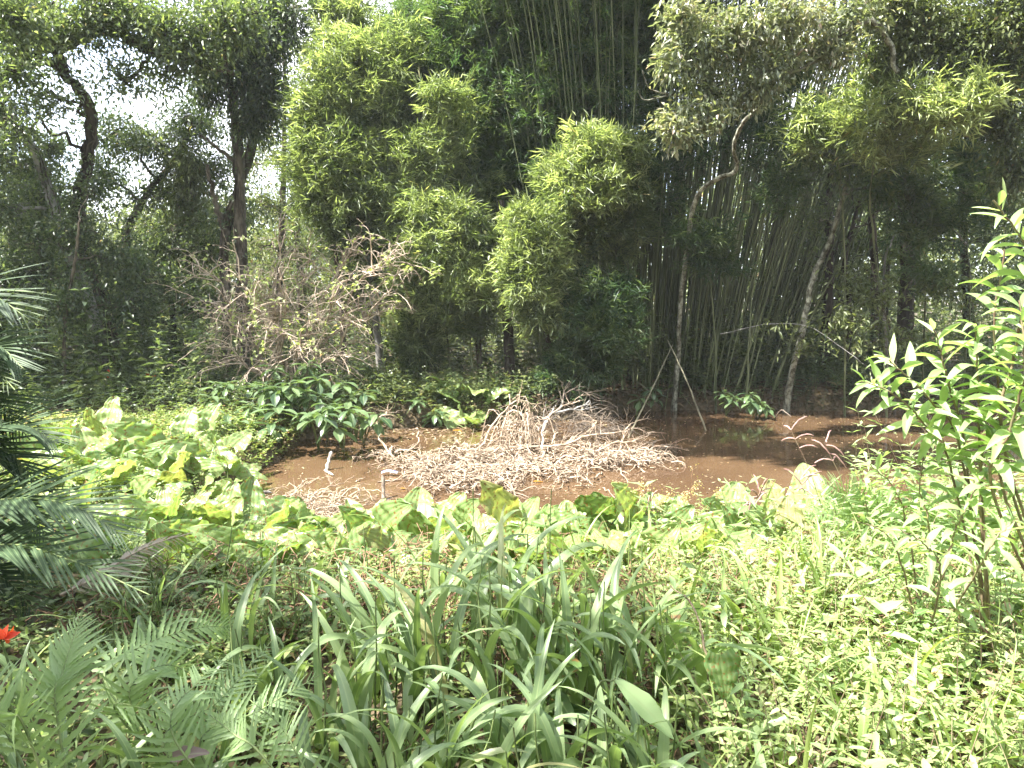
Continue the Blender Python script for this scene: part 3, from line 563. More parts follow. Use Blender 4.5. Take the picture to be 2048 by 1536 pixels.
# unseen canopy added above the pond, masked to shade its far side and the culms
n = 7000; e = np.stack([rng.uniform(-5.0, 8, n), rng.uniform(4.6, 17, n), rng.uniform(9.2, 11.5, n)], -1)
def at10(p): return p[:, :2] + SUN[None, :2] / SUN[2] * (10 - p[:, 2:3])
q = at10(e); X, Y = q[:, 0], q[:, 1]; w = .35 * np.sin(X * 2.1) + .2 * np.sin(X * 5.3 + 1)
keep = ((Y > 11.2) & (X > -1.6) & (rng.random(n) < .8)) | ((Y > 9.5) & (Y <= 11.2) & (X > -.9)) | ((Y > 6.5 + w * .6) & (Y <= 9.5) & (X > -3.9)) | ((Y > 5.8 + w * .5) & (X > -2.5) & (Y <= 7))
keep &= ~((X > -1.9) & (X < 4.6) & (Y > 7.0) & (Y < 9.9))
keep &= e[:, 2] > 2.4 + e[:, 1] * .46
e = e[keep]; plume_leaves(gl, e, 9, .42, .07, .4, .18)
sel = e[::5]; tubes(gt, twig_paths(sel + np.array([.6, 1.8, -1.1]) + rng.normal(0, .3, sel.shape), sel, 6, .1, .02), np.linspace(.012, .003, 6)[None], 3)
gt.build('branches', M['culm'], grove, kind='stuff'); gl.build('foliage', M['bamboo_shade_tone'], grove, False, kind='stuff')

# leaning dry poles at the water's edge
for lab, a, b, r in (('long dry bamboo pole slanting down into the pond', P(1345, 690, 12.6), P(1248, 893, 10.2), .012),
                     ('dark speckled pole leaning the other way into the shaded water', P(1335, 680, 12.7), P(1412, 862, 11), .013),
                     ('short upright dry cane standing behind the dead brush', P(1188, 735, 12.2), P(1164, 822, 11.9), .014),
                     ('thin cane left of the upright dry cane', P(1130, 742, 12.5), P(1148, 800, 12.3), .014),
                     ('fallen cane lying on the far bank among dry leaves', P(1270, 760, 12.8), P(1310, 802, 12.3), .013)):
    g = Geo(); p = smooth_path([a, (a + b) / 2 + np.array([.02, 0, .03]), b], 14, .004); r_ = np.full(14, r) * np.linspace(.8, 1.1, 14); r_[::2] *= 1.1
    tubes(g, p[None], r_[None], 7, np.array([.7])); g.build('bamboo_pole', M['pole'], None, label=lab, category='bamboo pole')

# ------------------------------------------------------------------ right-hand trees
tree('forked_tree', 'lichen-spotted tree forking high up under a crown of pale glossy leaves', 'tree',
     [([on_ground(1350, 13.2), P(1356, 690, 13), P(1365, 560, 12.6), P(1392, 400, 12), P(1440, 356, 11.6), P(1472, 342, 11.3), P(1468, 290, 11), P(1490, 240, 10.6), P(1520, 214, 10.3)], .046, .026)],
     M['bark_spot'],
     [(1400, 100, 75, 60, 9.6, 80, .5), (1480, 60, 100, 55, 9.6, 110, .55), (1580, 40, 100, 50, 9.6, 95, .6), (1420, 180, 80, 40, 9.8, 55, .5), (1360, 250, 48, 34, 9.5, 60, .65), (1420, 240, 50, 30, 9.6, 45, .6), (1540, 130, 90, 50, 9.8, 60, .5),
      (1360, 30, 40, 40, 9.4, 40, .6), (1650, 100, 80, 50, 9.8, 90, .5), (1700, 30, 100, 50, 9.8, 90, .5), (1340, 130, 30, 30, 9.4, 24, .6), (1500, 190, 60, 30, 9.9, 40, .5)],
     M['pale_leaf'], .17, .058, m=8,
     limbs=[([P(1520, 214, 10.3), P(1480, 190, 10.1), P(1450, 188, 10), P(1400, 205, 9.8), P(1350, 222, 9.6)], .045, .015),
            ([P(1520, 214, 10.3), P(1540, 160, 10.1), P(1580, 145, 9.9), P(1640, 120, 9.8)], .045, .02),
            ([P(1440, 192, 10), P(1400, 150, 9.8), P(1370, 110, 9.6)], .025, .01),
            ([P(1400, 205, 9.8), P(1350, 190, 9.6), P(1300, 178, 9.5), P(1285, 140, 9.4)], .016, .006), ([P(1340, 190, 9.6), P(1290, 200, 9.5), P(1276, 180, 9.4)], .01, .004), ([P(1360, 220, 9.6), P(1330, 222, 9.6), P(1312, 215, 9.5)], .01, .004),
            ([P(1360, 250, 9.6), P(1340, 290, 9.5), P(1333, 318, 9.5)], .008, .004),
            ([P(1640, 110, 9.8), P(1690, 60, 9.7), P(1735, 45, 9.7), P(1775, 70, 9.8), P(1795, 145, 9.9)], .05, .035)], twr=.012, spread=.16, droop=-.5)
tree('leaning_spotted_tree', 'slender white-spotted trunk leaning right from the far bank into dark leaves', 'tree',
     [([on_ground(1575, 13), P(1580, 760, 12.9), P(1605, 660, 12.8), P(1625, 560, 12.7), P(1660, 480, 12.6), P(1690, 380, 12.5), P(1710, 300, 12.4)], .065, .03)],
     M['bark_spot'], [(1700, 330, 90, 50, 12.3, 90, .45), (1650, 300, 60, 60, 12.3, 60, .4), (1760, 380, 70, 60, 12.4, 80, .4), (1640, 440, 40, 40, 12.8, 30)], M['tree_leaf'], .15, .05)
tree('bank_sapling', 'thin sapling spreading flat sprays of lit leaves low over the shaded bank', 'tree',
     [([on_ground(1800, 12.6), P(1790, 700, 12.5), P(1760, 600, 12.3), P(1740, 520, 12.2)], .02, .01)],
     M['bark_mid'], [(1700, 640, 70, 18, 12, 26, .75), (1760, 600, 80, 20, 12, 26, .7), (1800, 680, 80, 22, 12, 26, .7), (1700, 560, 60, 30, 12.2, 18, .6), (1880, 560, 50, 40, 12.2, 22, .7), (1600, 700, 40, 18, 12.2, 10, .7)], M['olive_leaf'], .2, .06, twr=.006, m=7)
tree('corner_tree', 'dense leafy tree filling the upper corner above the bamboo spray', 'tree',
     [([on_ground(2150, 11), P(2130, 500, 10.8), P(2080, 250, 10.6), P(2000, 60, 10.4)], .16, .07)],
     M['bark_mid'], [(1850, 60, 100, 60, 10.2, 240, .55), (1960, 60, 100, 70, 10, 260, .5), (1900, 130, 80, 50, 10.2, 140, .45), (2020, 140, 80, 60, 10, 190, .45), (1790, 100, 60, 50, 10.4, 90, .5), (2030, 30, 80, 60, 9.8, 170, .55), (2010, 250, 60, 60, 10.4, 110, .35), (1800, 10, 100, 40, 10, 130, .55), (2040, 330, 60, 60, 10.6, 120, .35)],
     M['olive_leaf'], .15, .052)
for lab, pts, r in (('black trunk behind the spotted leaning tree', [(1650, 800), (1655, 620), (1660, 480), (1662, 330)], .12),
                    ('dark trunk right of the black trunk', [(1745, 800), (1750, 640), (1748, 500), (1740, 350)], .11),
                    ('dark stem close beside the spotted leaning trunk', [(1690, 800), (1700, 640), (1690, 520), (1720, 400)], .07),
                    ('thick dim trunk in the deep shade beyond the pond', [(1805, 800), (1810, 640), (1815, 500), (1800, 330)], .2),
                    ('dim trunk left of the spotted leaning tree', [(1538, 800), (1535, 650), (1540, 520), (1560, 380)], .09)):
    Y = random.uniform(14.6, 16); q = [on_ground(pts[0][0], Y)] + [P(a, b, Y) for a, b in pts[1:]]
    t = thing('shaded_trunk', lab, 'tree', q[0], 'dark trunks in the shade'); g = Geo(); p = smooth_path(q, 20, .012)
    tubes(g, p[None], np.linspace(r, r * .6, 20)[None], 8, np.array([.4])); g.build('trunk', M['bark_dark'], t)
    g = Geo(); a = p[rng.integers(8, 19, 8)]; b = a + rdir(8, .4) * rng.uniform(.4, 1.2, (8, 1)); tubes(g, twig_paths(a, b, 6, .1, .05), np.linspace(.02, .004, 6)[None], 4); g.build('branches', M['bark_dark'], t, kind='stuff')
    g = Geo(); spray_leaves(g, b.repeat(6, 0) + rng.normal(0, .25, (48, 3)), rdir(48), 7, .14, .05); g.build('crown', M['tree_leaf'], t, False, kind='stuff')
for lab, pts, r in (('thin pale stem with a kink in the shade right of the trunks', [P(1778, 780, 13), P(1772, 680, 13), P(1768, 600, 13), P(1770, 520, 13), P(1790, 470, 13)], .028),
                    ('arching thin bare stem over the shaded bank', [P(1440, 668, 12.4), P(1540, 648, 12.2), P(1620, 655, 12), P(1690, 700, 11.8), P(1745, 742, 11.6)], .007),
                    ('long straight cane slanting through the dark leaves', [P(1935, 490, 12.4), P(1870, 420, 12), P(1800, 350, 11.5), P(1710, 305, 11)], .018)):
    g = Geo(); p = smooth_path(pts, 20, .004); tubes(g, p[None], np.linspace(r, r * .6, 20)[None], 6, np.array([.7]))
    t = thing('cane_plant', lab, 'stem', p[0]); g.build('stem', M['bark_pale'], t)
    g = Geo(); i = rng.integers(3, 20, 26); spray_leaves(g, p[i] + rng.normal(0, .12, (26, 3)), rdir(26), 5, .16, .035, -.4, .12, .6); g.build('leaves', M['olive_leaf'], t, False, kind='stuff')

# ------------------------------------------------------------------ bare bush
bush = thing('bare_bush', 'half-dead bush of tangled bleached twigs in front of the great tree', 'bush', on_ground(560, 11.8))
base = on_ground(565, 11.9); gb, gt, gl = Geo(), Geo(), Geo()
tg = []
for px, py in ((480, 560), (430, 620), (560, 500), (620, 520), (690, 520), (660, 600), (720, 640), (540, 620), (460, 700), (600, 680), (690, 700), (760, 600), (400, 540), (560, 560), (770, 530), (640, 640), (490, 640)):
    tg.append(P(px, py, 11.5 + random.uniform(-.5, .5)))
tg = np.array(tg)
main = twig_paths(base + rng.normal(0, .12, (len(tg), 3)) * [1, 1, 0], tg, 10, .12, .03)
for p in main:
    g = Geo(); tubes(g, p[None], np.linspace(.028, .010, 10)[None], 5); g.build('limb', M['twig_bush'], bush)
def twig_tree(starts, dirs, ln, r, levels, gg, bend=-.25, kids=4, ends=None, k=6, wob=.09):
    d = unit(dirs); n = len(starts); t = np.linspace(0, 1, k)[None, :, None]; L = (ln * rng.uniform(.6, 1.3, (n, 1, 1)))
    p = starts[:, None] + d[:, None] * t * L; p[..., 2] += bend * (t[..., 0] ** 2) * L[..., 0]
    w = rng.normal(0, wob, (n, k, 3)) * L; w[:, 0] = 0; p += np.cumsum(w, 1) * .35
    tubes(gg, p, np.linspace(r, r * .5, k)[None], 4 if levels > 1 else 3)
    if ends is not None: ends.append(p[:, -1])
    if levels > 1:
        i = rng.integers(1, k, (n, kids)); s = p[np.arange(n)[:, None], i].reshape(-1, 3)
        dd = np.repeat(d, kids, 0) + rng.normal(0, .75, (n * kids, 3))
        twig_tree(s, dd, ln * .62, r * .6, levels - 1, gg, bend, kids, ends, k, wob)
ends = []
i = rng.integers(4, 10, (len(tg), 12)); s = main[np.arange(len(tg))[:, None], i].reshape(-1, 3)
twig_tree(s, s - base + rng.normal(0, .9, s.shape) * [1, 1, .8],   .6, .012, 3, gt, -.3, 3, ends)
gt.build('twigs', M['twig_bush'], bush, kind='stuff')
e = np.concatenate(ends); e = e[rng.random(len(e)) < .16]; spray_leaves(gl, e, rdir(len(e)), 3, .085, .05, -.2, .07, .8, .15); gl.build('leaves', M['weed_leaf'], bush, False, kind='stuff')

# ------------------------------------------------------------------ dead brush in the pond
def arcs(gg, hub, n, R, H, r=.0082, k=11, flat=1.0, up=.45, az=None, wob=.055):
    n = int(n * .52)
    """twigs that rise from a hub and bow over to the water all round"""
    a = rng.uniform(0, 2 * math.pi, n) if az is None else rng.normal(az[0], az[1], n)
    Ro = R * rng.uniform(.35, 1.1, n); t = np.linspace(0, 1, k)[None]
    hx = hub[0] + rng.normal(0, .24 * R + .05, n); hy = hub[1] + rng.normal(0, .2, n); hz = hub[2] * rng.uniform(.25, 1.1, n)
    rise = up * hz * rng.uniform(.2, 1, n)
    x = hx[:, None] + np.cos(a)[:, None] * Ro[:, None] * t ** .8; y = hy[:, None] + np.sin(a)[:, None] * Ro[:, None] * t ** .8 * flat
    end = rng.uniform(-.06, .16, n) ; k_ = k
    z = hz[:, None] * (1 - t ** 1.7) + end[:, None] * t + (rise[:, None] * np.sin(t * math.pi) * .9)
    p = np.stack([x, y, z], -1); w = rng.normal(0, wob, (n, k, 3)); w[:, 0] = 0; p += np.cumsum(w, 1) * .6 * R
    tubes(gg, p, (r * rng.uniform(.5, 1.3, n) * np.where(rng.random(n) < .08, 1.8, 1))[:, None] * np.linspace(1, .5, k)[None], 3)
    return p
brush = thing('dead_brush', 'big heap of bleached bowed dead twigs lying in the brown pond', 'brush heap', (0, 8.6, 0))
gA = Geo()
mounds = [((1000, 985), 7.3, .45, 110), ((880, 985), 7.3, .4, 100), ((1035, 815), 9.2, .3, 110), ((1060, 840), 9.1, .35, 80), ((1240, 900), 8.9, .3, 50), ((1300, 905), 8.9, .25, 40), ((1130, 975), 7.6, .4, 60), ((1030, 840), 9.2, .4, 110), ((1030, 890), 8.8, .55, 160), ((930, 905), 8.4, .5, 210), ((830, 940), 8.2, .4, 70), ((1230, 915), 8.8, .45, 90), ((1310, 915), 8.9, .3, 50), ((880, 945), 8.0, .5, 170), ((985, 960), 7.9, .55, 240), ((900, 985), 7.6, .4, 120), ((1060, 935), 8.3, .55, 150), ((1160, 895), 8.8, .5, 130), ((1195, 930), 8.5, .5, 130), ((1260, 930), 8.6, .5, 120), ((1110, 950), 8.1, .5, 120),
          ((840, 925), 8.4, .5, 90), ((790, 915), 8.7, .45, 50), ((1290, 925), 8.8, .3, 60)]
for (px, py), Y, R, n in mounds:
    hub = P(px, py, Y); hub[2] = max(hub[2], .10); arcs(gA, hub, n, R, hub[2])
gA.build('twigs', M['twig_dead'], brush, kind='stuff')
def limb(pts, r0, r1, mat, parent, nm='branch', k=16, wob=.012, side=9, sl=.3):
    g = Geo(); p = smooth_path(pts, k, wob); tubes(g, p[None], np.linspace(r0, r1, k)[None], 6, np.array([.6]))
    i = rng.integers(2, k, side); s = p[i]; tt = np.gradient(p, axis=0)[i]
    twig_tree(s, unit(tt) + rng.normal(0, .6, s.shape), sl, r1 * .8, 2, g, -.15, 2); return g.build(nm, mat, parent)
for pts, r0, r1 in (
    ([P(960, 935, 8.5), P(1030, 900, 8.6), P(1130, 890, 8.8), P(1180, 870, 9), P(1240, 865, 9.2), P(1262, 848, 9.3)], .022, .008),
    ([P(1080, 950, 8.3), P(1085, 905, 8.6), P(1085, 870, 8.9), P(1095, 835, 9.2), P(1125, 815, 9.4), P(1160, 805, 9.6)], .024, .008),
    ([P(900, 960, 8.2), P(950, 900, 8.5), P(985, 855, 8.9), P(1010, 820, 9.2), P(1040, 795, 9.3), P(1055, 800, 9.3)], .02, .006),
    ([P(1060, 930, 8.5), P(1110, 960, 8.2), P(1200, 950, 8.4), P(1290, 930, 8.7), P(1330, 925, 8.8)], .018, .007),
    ([P(1150, 930, 8.6), P(1220, 890, 8.9), P(1270, 880, 9.1), P(1310, 862, 9.3)], .018, .006),
    ([P(1240, 900, 8.9), P(1250, 865, 9.2), P(1270, 855, 9.3)], .012, .005),
    ([P(900, 945, 8.4), P(1000, 925, 8.4), P(1090, 930, 8.4), P(1150, 955, 8.3)], .022, .01),
    ([P(860, 990, 7.8), P(910, 930, 8.2), P(970, 900, 8.5), P(1010, 905, 8.6)], .018, .007),
    ([P(1170, 870, 9), P(1190, 845, 9.1), P(1185, 838, 9.1)], .01, .005),
    ([P(1100, 905, 8.8), P(1150, 875, 9), P(1210, 868, 9.1)], .014, .006),
    ([P(1230, 930, 8.7), P(1290, 895, 9), P(1330, 890, 9.1)], .012, .005)):
    limb(pts, r0, r1, M['twig_dead'], brush)
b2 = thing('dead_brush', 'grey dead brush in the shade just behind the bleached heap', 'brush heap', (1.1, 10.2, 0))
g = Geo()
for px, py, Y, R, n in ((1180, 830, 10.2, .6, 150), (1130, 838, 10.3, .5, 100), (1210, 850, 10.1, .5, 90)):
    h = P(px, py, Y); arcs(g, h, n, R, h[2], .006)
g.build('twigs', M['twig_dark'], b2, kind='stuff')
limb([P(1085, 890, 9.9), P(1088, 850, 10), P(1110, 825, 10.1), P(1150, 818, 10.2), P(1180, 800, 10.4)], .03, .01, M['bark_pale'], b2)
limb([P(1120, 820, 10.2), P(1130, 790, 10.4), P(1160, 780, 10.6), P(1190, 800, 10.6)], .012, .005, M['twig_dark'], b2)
b3 = thing('dead_branch', 'upright forked dead branch at the left end of the twig heap', 'branch', P(765, 905, 8.9))
limb([P(800, 930, 8.5), P(770, 890, 8.9), P(756, 855, 9.1), P(762, 832, 9.2), P(781, 822, 9.3)], .017, .008, M['twig_dead'], b3, sl=.28)
limb([P(756, 860, 9.1), P(735, 885, 9.1), P(712, 902, 9.1)], .01, .005, M['twig_dead'], b3, side=4)
limb([P(790, 905, 8.8), P(830, 895, 8.8), P(838, 865, 8.9), P(832, 855, 8.9)], .014, .006, M['twig_dead'], b3, side=5, sl=.15)
g = Geo(); arcs(g, P(775, 905, 8.8), 60, .4, .15, .005); g.build('twigs', M['twig_dead'], b3, kind='stuff')
b4 = thing('dead_brush', 'small pale heap of dead twigs at the near shore beside the arum leaves', 'brush heap', P(630, 1040, 6.4))
g = Geo()
for px, py, Y, R, n in ((600, 1030, 6.5, .4, 110), (660, 1035, 6.4, .42, 110), (560, 1030, 6.6, .3, 60), (640, 1060, 6.1, .4, 120), (700, 1060, 6.1, .25, 50)):
    h = P(px, py, Y); h[2] = max(.12, h[2]); arcs(g, h, n, R, h[2], .0045)
g.build('twigs', M['twig_dead'], b4, kind='stuff')
for pts in (([P(590, 1070, 6.2), P(610, 1010, 6.6), P(650, 975, 6.8), P(690, 965, 6.9)]), ([P(620, 1050, 6.3), P(670, 1015, 6.5), P(690, 985, 6.6), P(718, 978, 6.7), P(716, 990, 6.7)]), ([P(540, 1040, 6.6), P(570, 1000, 6.8), P(600, 975, 7), P(640, 957, 7.1)]), ([P(560, 1060, 6.4), P(620, 1040, 6.4), P(680, 1050, 6.3), P(725, 1045, 6.4)])):
    limb(pts, .011, .004, M['twig_dead'], b4, side=5, sl=.16, k=12)

def simple(name, pts, r0, r1, mat, lab, cat, k=12, wob=.005, sides=7):
    g = Geo(); p = smooth_path(pts, k, wob); r = np.linspace(r0, r1, k) * rng.uniform(.85, 1.15, k); r[-1] *= .4
    tubes(g, p[None], r[None], sides, np.array([.6])); return g.build(name, mat, None, label=lab, category=cat)
simple('stick', [P(652, 945, 8.2), P(657, 925, 8.25), P(664, 903, 8.3)], .028, .02, M['white_wood'], 'short white broken stick standing out of the brown water', 'stick')
simple('stick', [P(652, 942, 8.1) * [1, 1, 0] + [0, 0, .012], P(660, 950, 8) * [1, 1, 0] + [0, 0, .012], P(667, 958, 7.9) * [1, 1, 0] + [0, 0, .012]], .016, .01, M['white_wood'], 'small white stick floating at the foot of the standing stick', 'stick')
simple('stake', [P(768, 1040, 6.5) * [1, 1, 0] + [0, 0, -.1], P(766, 990, 6.9), P(765, 950, 7)], .022, .018, M['twig_dark'], 'thin upright wooden stake in front of the twig heap', 'stake')
simple('stick', [P(755, 973, 7.6) * [1, 1, 0] + [0, 0, .01], P(800, 968, 7.7) * [1, 1, 0] + [0, 0, .015], P(822, 962, 7.75) * [1, 1, 0] + [0, 0, .02]], .009, .006, M['twig_dead'], 'yellowish twig floating beside the stake', 'stick')
simple('stick', [P(710, 972, 7.6) * [1, 1, 0] + [0, 0, .01], P(722, 964, 7.7) * [1, 1, 0] + [0, 0, .02], P(732, 957, 7.75) * [1, 1, 0] + [0, 0, .03]], .007, .005, M['twig_dead'], 'tiny floating twig left of the stake', 'stick')
simple('fallen_branch', [on_ground(1545, 12.3) + [0, 0, .15], P(1560, 822, 11.9), P(1585, 835, 11.6)], .014, .008, M['twig_dark'], 'thin branch lying over the edge of the shaded water', 'branch')
# bent plastic scrap
g = Geo(); c = P(779, 948, 7.9); c[2] = .02; u = np.linspace(0, 1, 12)
ring = np.stack([c[0] + .10 * (u - .5) * 2, c[1] + .02 * np.sin(u * 6), c[2] + .015 + .02 * np.sin(u * math.pi)], -1)
V = np.stack([ring, ring + np.array([.0, .05, .012])], 1); b = np.arange(11) * 2
g.add(V, [np.stack([b, b + 1, b + 3, b + 2], -1)])
m, nt, out = nodes('blue_white_plastic'); pb = nt.nodes.new('ShaderNodeBsdfPrincipled'); pb.inputs['Roughness'].default_value = .3
tc = nt.nodes.new('ShaderNodeTexCoord'); nz = nt.nodes.new('ShaderNodeTexNoise'); nz.inputs['Scale'].default_value = 18; r = ramp(nt, [(.45, (.75, .78, .82)), (.55, (.12, .2, .6))])
nt.links.new(tc.outputs['Object'], nz.inputs['Vector']); nt.links.new(nz.outputs['Fac'], r.inputs['Fac']); nt.links.new(r.outputs['Color'], pb.inputs['Base Color']); nt.links.new(pb.outputs[0], out.inputs['Surface'])
o = g.build('plastic_scrap', m, None, label='crumpled blue and white plastic scrap floating by the twig heap', category='litter')
sm = o.modifiers.new('thickness', 'SOLIDIFY'); sm.thickness = .004

# ------------------------------------------------------------------ broad-leaf meshes
def sheet(name, mat, L, W, prof, nu=12, nv=6, bend=.35, fold=.15, ruff=.0, heart=0.0, tint=.5, twist=0.0):
    """a leaf blade along +Y, width along X, arching down; prof(t) is the half-width 0..1"""
    t = np.linspace(0, 1, nu); s = np.linspace(-1, 1, nv * 2 + 1)
    T, S = np.meshgrid(t, s, indexing='ij'); w = prof(T) * W * .5
    ang = bend * T; y = L * np.where(abs(bend) > 1e-3, np.sin(ang) / max(abs(bend), 1e-3) * np.sign(bend if bend else 1), T); z = -L * (1 - np.cos(ang)) / (bend if abs(bend) > 1e-3 else 1)
    x = S * w; z = z + np.abs(S) * w * fold * 2 + ruff * W * np.sin(T * 17 + np.sign(S) * 1.3) * np.abs(S) ** 1.5 * .5 + .04 * W * np.sin(T * 26) * (1 - np.abs(S)) * np.abs(S) * 2
    y = y - heart * L * np.abs(S) ** 1.3 * (1 - T) ** 2.2 * 1.0
    if heart:
        z = z + .035 * W * np.abs(np.sin(np.abs(S) * 3 * math.pi)) * (1 - T * .5) + .02 * W * np.sin(T * 40 + S * 5) * np.abs(S)
    c, sn = np.cos(twist * T), np.sin(twist * T); x, z = x * c - (z * 0) * sn, z + x * sn
    V = np.stack([x, y, z], -1).reshape(-1, 3); m_ = len(s)
    i = (np.arange(nu - 1)[:, None] * m_ + np.arange(m_ - 1)[None]).ravel()
    g = Geo(); vein = np.abs(S); vein = (np.minimum.reduce([vein, np.abs(vein - .333), np.abs(vein - .667) + .03]) * 1.1 if heart else np.minimum(vein, np.abs(np.sin(T * 20 - vein * 3)) * .6 + .12))
    g.add(V, [np.stack([i, i + 1, i + m_ + 1, i + m_], -1)], tint, vein.ravel()); return g.mesh(name, mat)

pr_arum = lambda t: np.clip((t + .10) / .30, 0, 1) ** .45 * np.clip((1 - t) / .75, 0, 1) ** .62
pr_lance = lambda t: np.clip(t / .45 + .05, 0, 1) ** .7 * np.clip((1 - t) / .5, 0, 1) ** .75
pr_paddle = lambda t: np.clip(t / .62 + .06, 0, 1) ** 1.1 * np.clip((1 - t) / .32, 0, 1) ** .6
ARUM = [sheet('arum_leaf_blade', M['arum_leaf'], 1, .78 + .2 * random.random(), pr_arum, 24, 9, random.uniform(-.2, .9), random.uniform(.05, .4), .09, random.uniform(.15, .3), random.uniform(.25, .85), random.uniform(-.4, .4)) for _ in range(10)]
ARUMOLD = [sheet('arum_old_blade', M['arum_old'], 1, .75, pr_arum, 24, 9, random.uniform(.1, .8), random.uniform(.05, .3), .14, .2, random.random(), .3) for _ in range(3)]
LANCE = [sheet('lance_leaf_blade', M['lance_leaf'], 1, .235, pr_lance, 12, 2, random.uniform(.2, 1.5), random.uniform(.1, .35), .03, 0, random.random(), random.uniform(-.6, .6)) for _ in range(9)]
PADDLE = [sheet('paddle_leaf_blade', M['shrub_leaf'], 1, .36, pr_paddle, 10, 3, random.uniform(.4, 1.2), random.uniform(.1, .3), .04, 0, random.random()) for _ in range(7)]

def orient(pos, dirv, up, scale, sx=1.0):
    y = Vector(dirv).normalized(); z = Vector(up); x = y.cross(z)
    if x.length < 1e-3: x = Vector((1, 0, 0))
    x.normalize(); z = x.cross(y)
    m_ = Matrix((x, y, z)).transposed().to_4x4()
    return Matrix.Translation(Vector([float(c) for c in pos])) @ m_ @ Matrix.Diagonal((scale * sx, scale, scale, 1))

GA = 'arum plants'
def arum(px, py, Y, size, label, n=4, old=0, face=None, up=.6):
    """(px, py) marks where the main leaf shows; the plant is rooted below it"""
    size *= random.uniform(1.15, 1.45); n += random.random() < .5; py += 12 if Y < 5.7 and py > 1000 else 0; c = P(px, py, Y); c[2] -= .22 * size; x, y = c[0], c[1] + .05; g0 = gz(x, y); base = np.array([x, y, max(g0, -.02)])
    root = thing('arum_plant', label, 'arum', base, GA); hgt = max(c[2] - base[2], .12)
    gs = Geo()
    for i in range(n):
        a = random.uniform(0, 6.28) if i else (face if face is not None else random.uniform(-2.4, -.7)); R = (0 if i == 0 else random.uniform(.08, .9) * size)
        tip = base + np.array([math.cos(a) * R, math.sin(a) * R * .7, hgt * (1 if i == 0 else random.uniform(.45, .95))])
        st = np.array([base, base * .5 + tip * .5 + np.array([0, 0, .08 * hgt]), tip])
        tubes(gs, smooth_path(st, 7)[None], np.linspace(.010, .006, 7)[None], 5)
        s = size * random.uniform(.75, 1.1) * (1 if i == 0 else .85)
        el = random.uniform(-.1, .6) + (up if i == 0 or random.random() < .5 else 0)
        d = (math.cos(a), math.sin(a), el * 1.4); src = ARUMOLD if i < old else ARUM
        put('leaf', random.choice(src), root, orient(tip, d, (random.uniform(-.5, .5), random.uniform(-1.1, -.2), .9), s))
    gs.build('stalks', M['stem_green'], root, kind='stuff'); return root
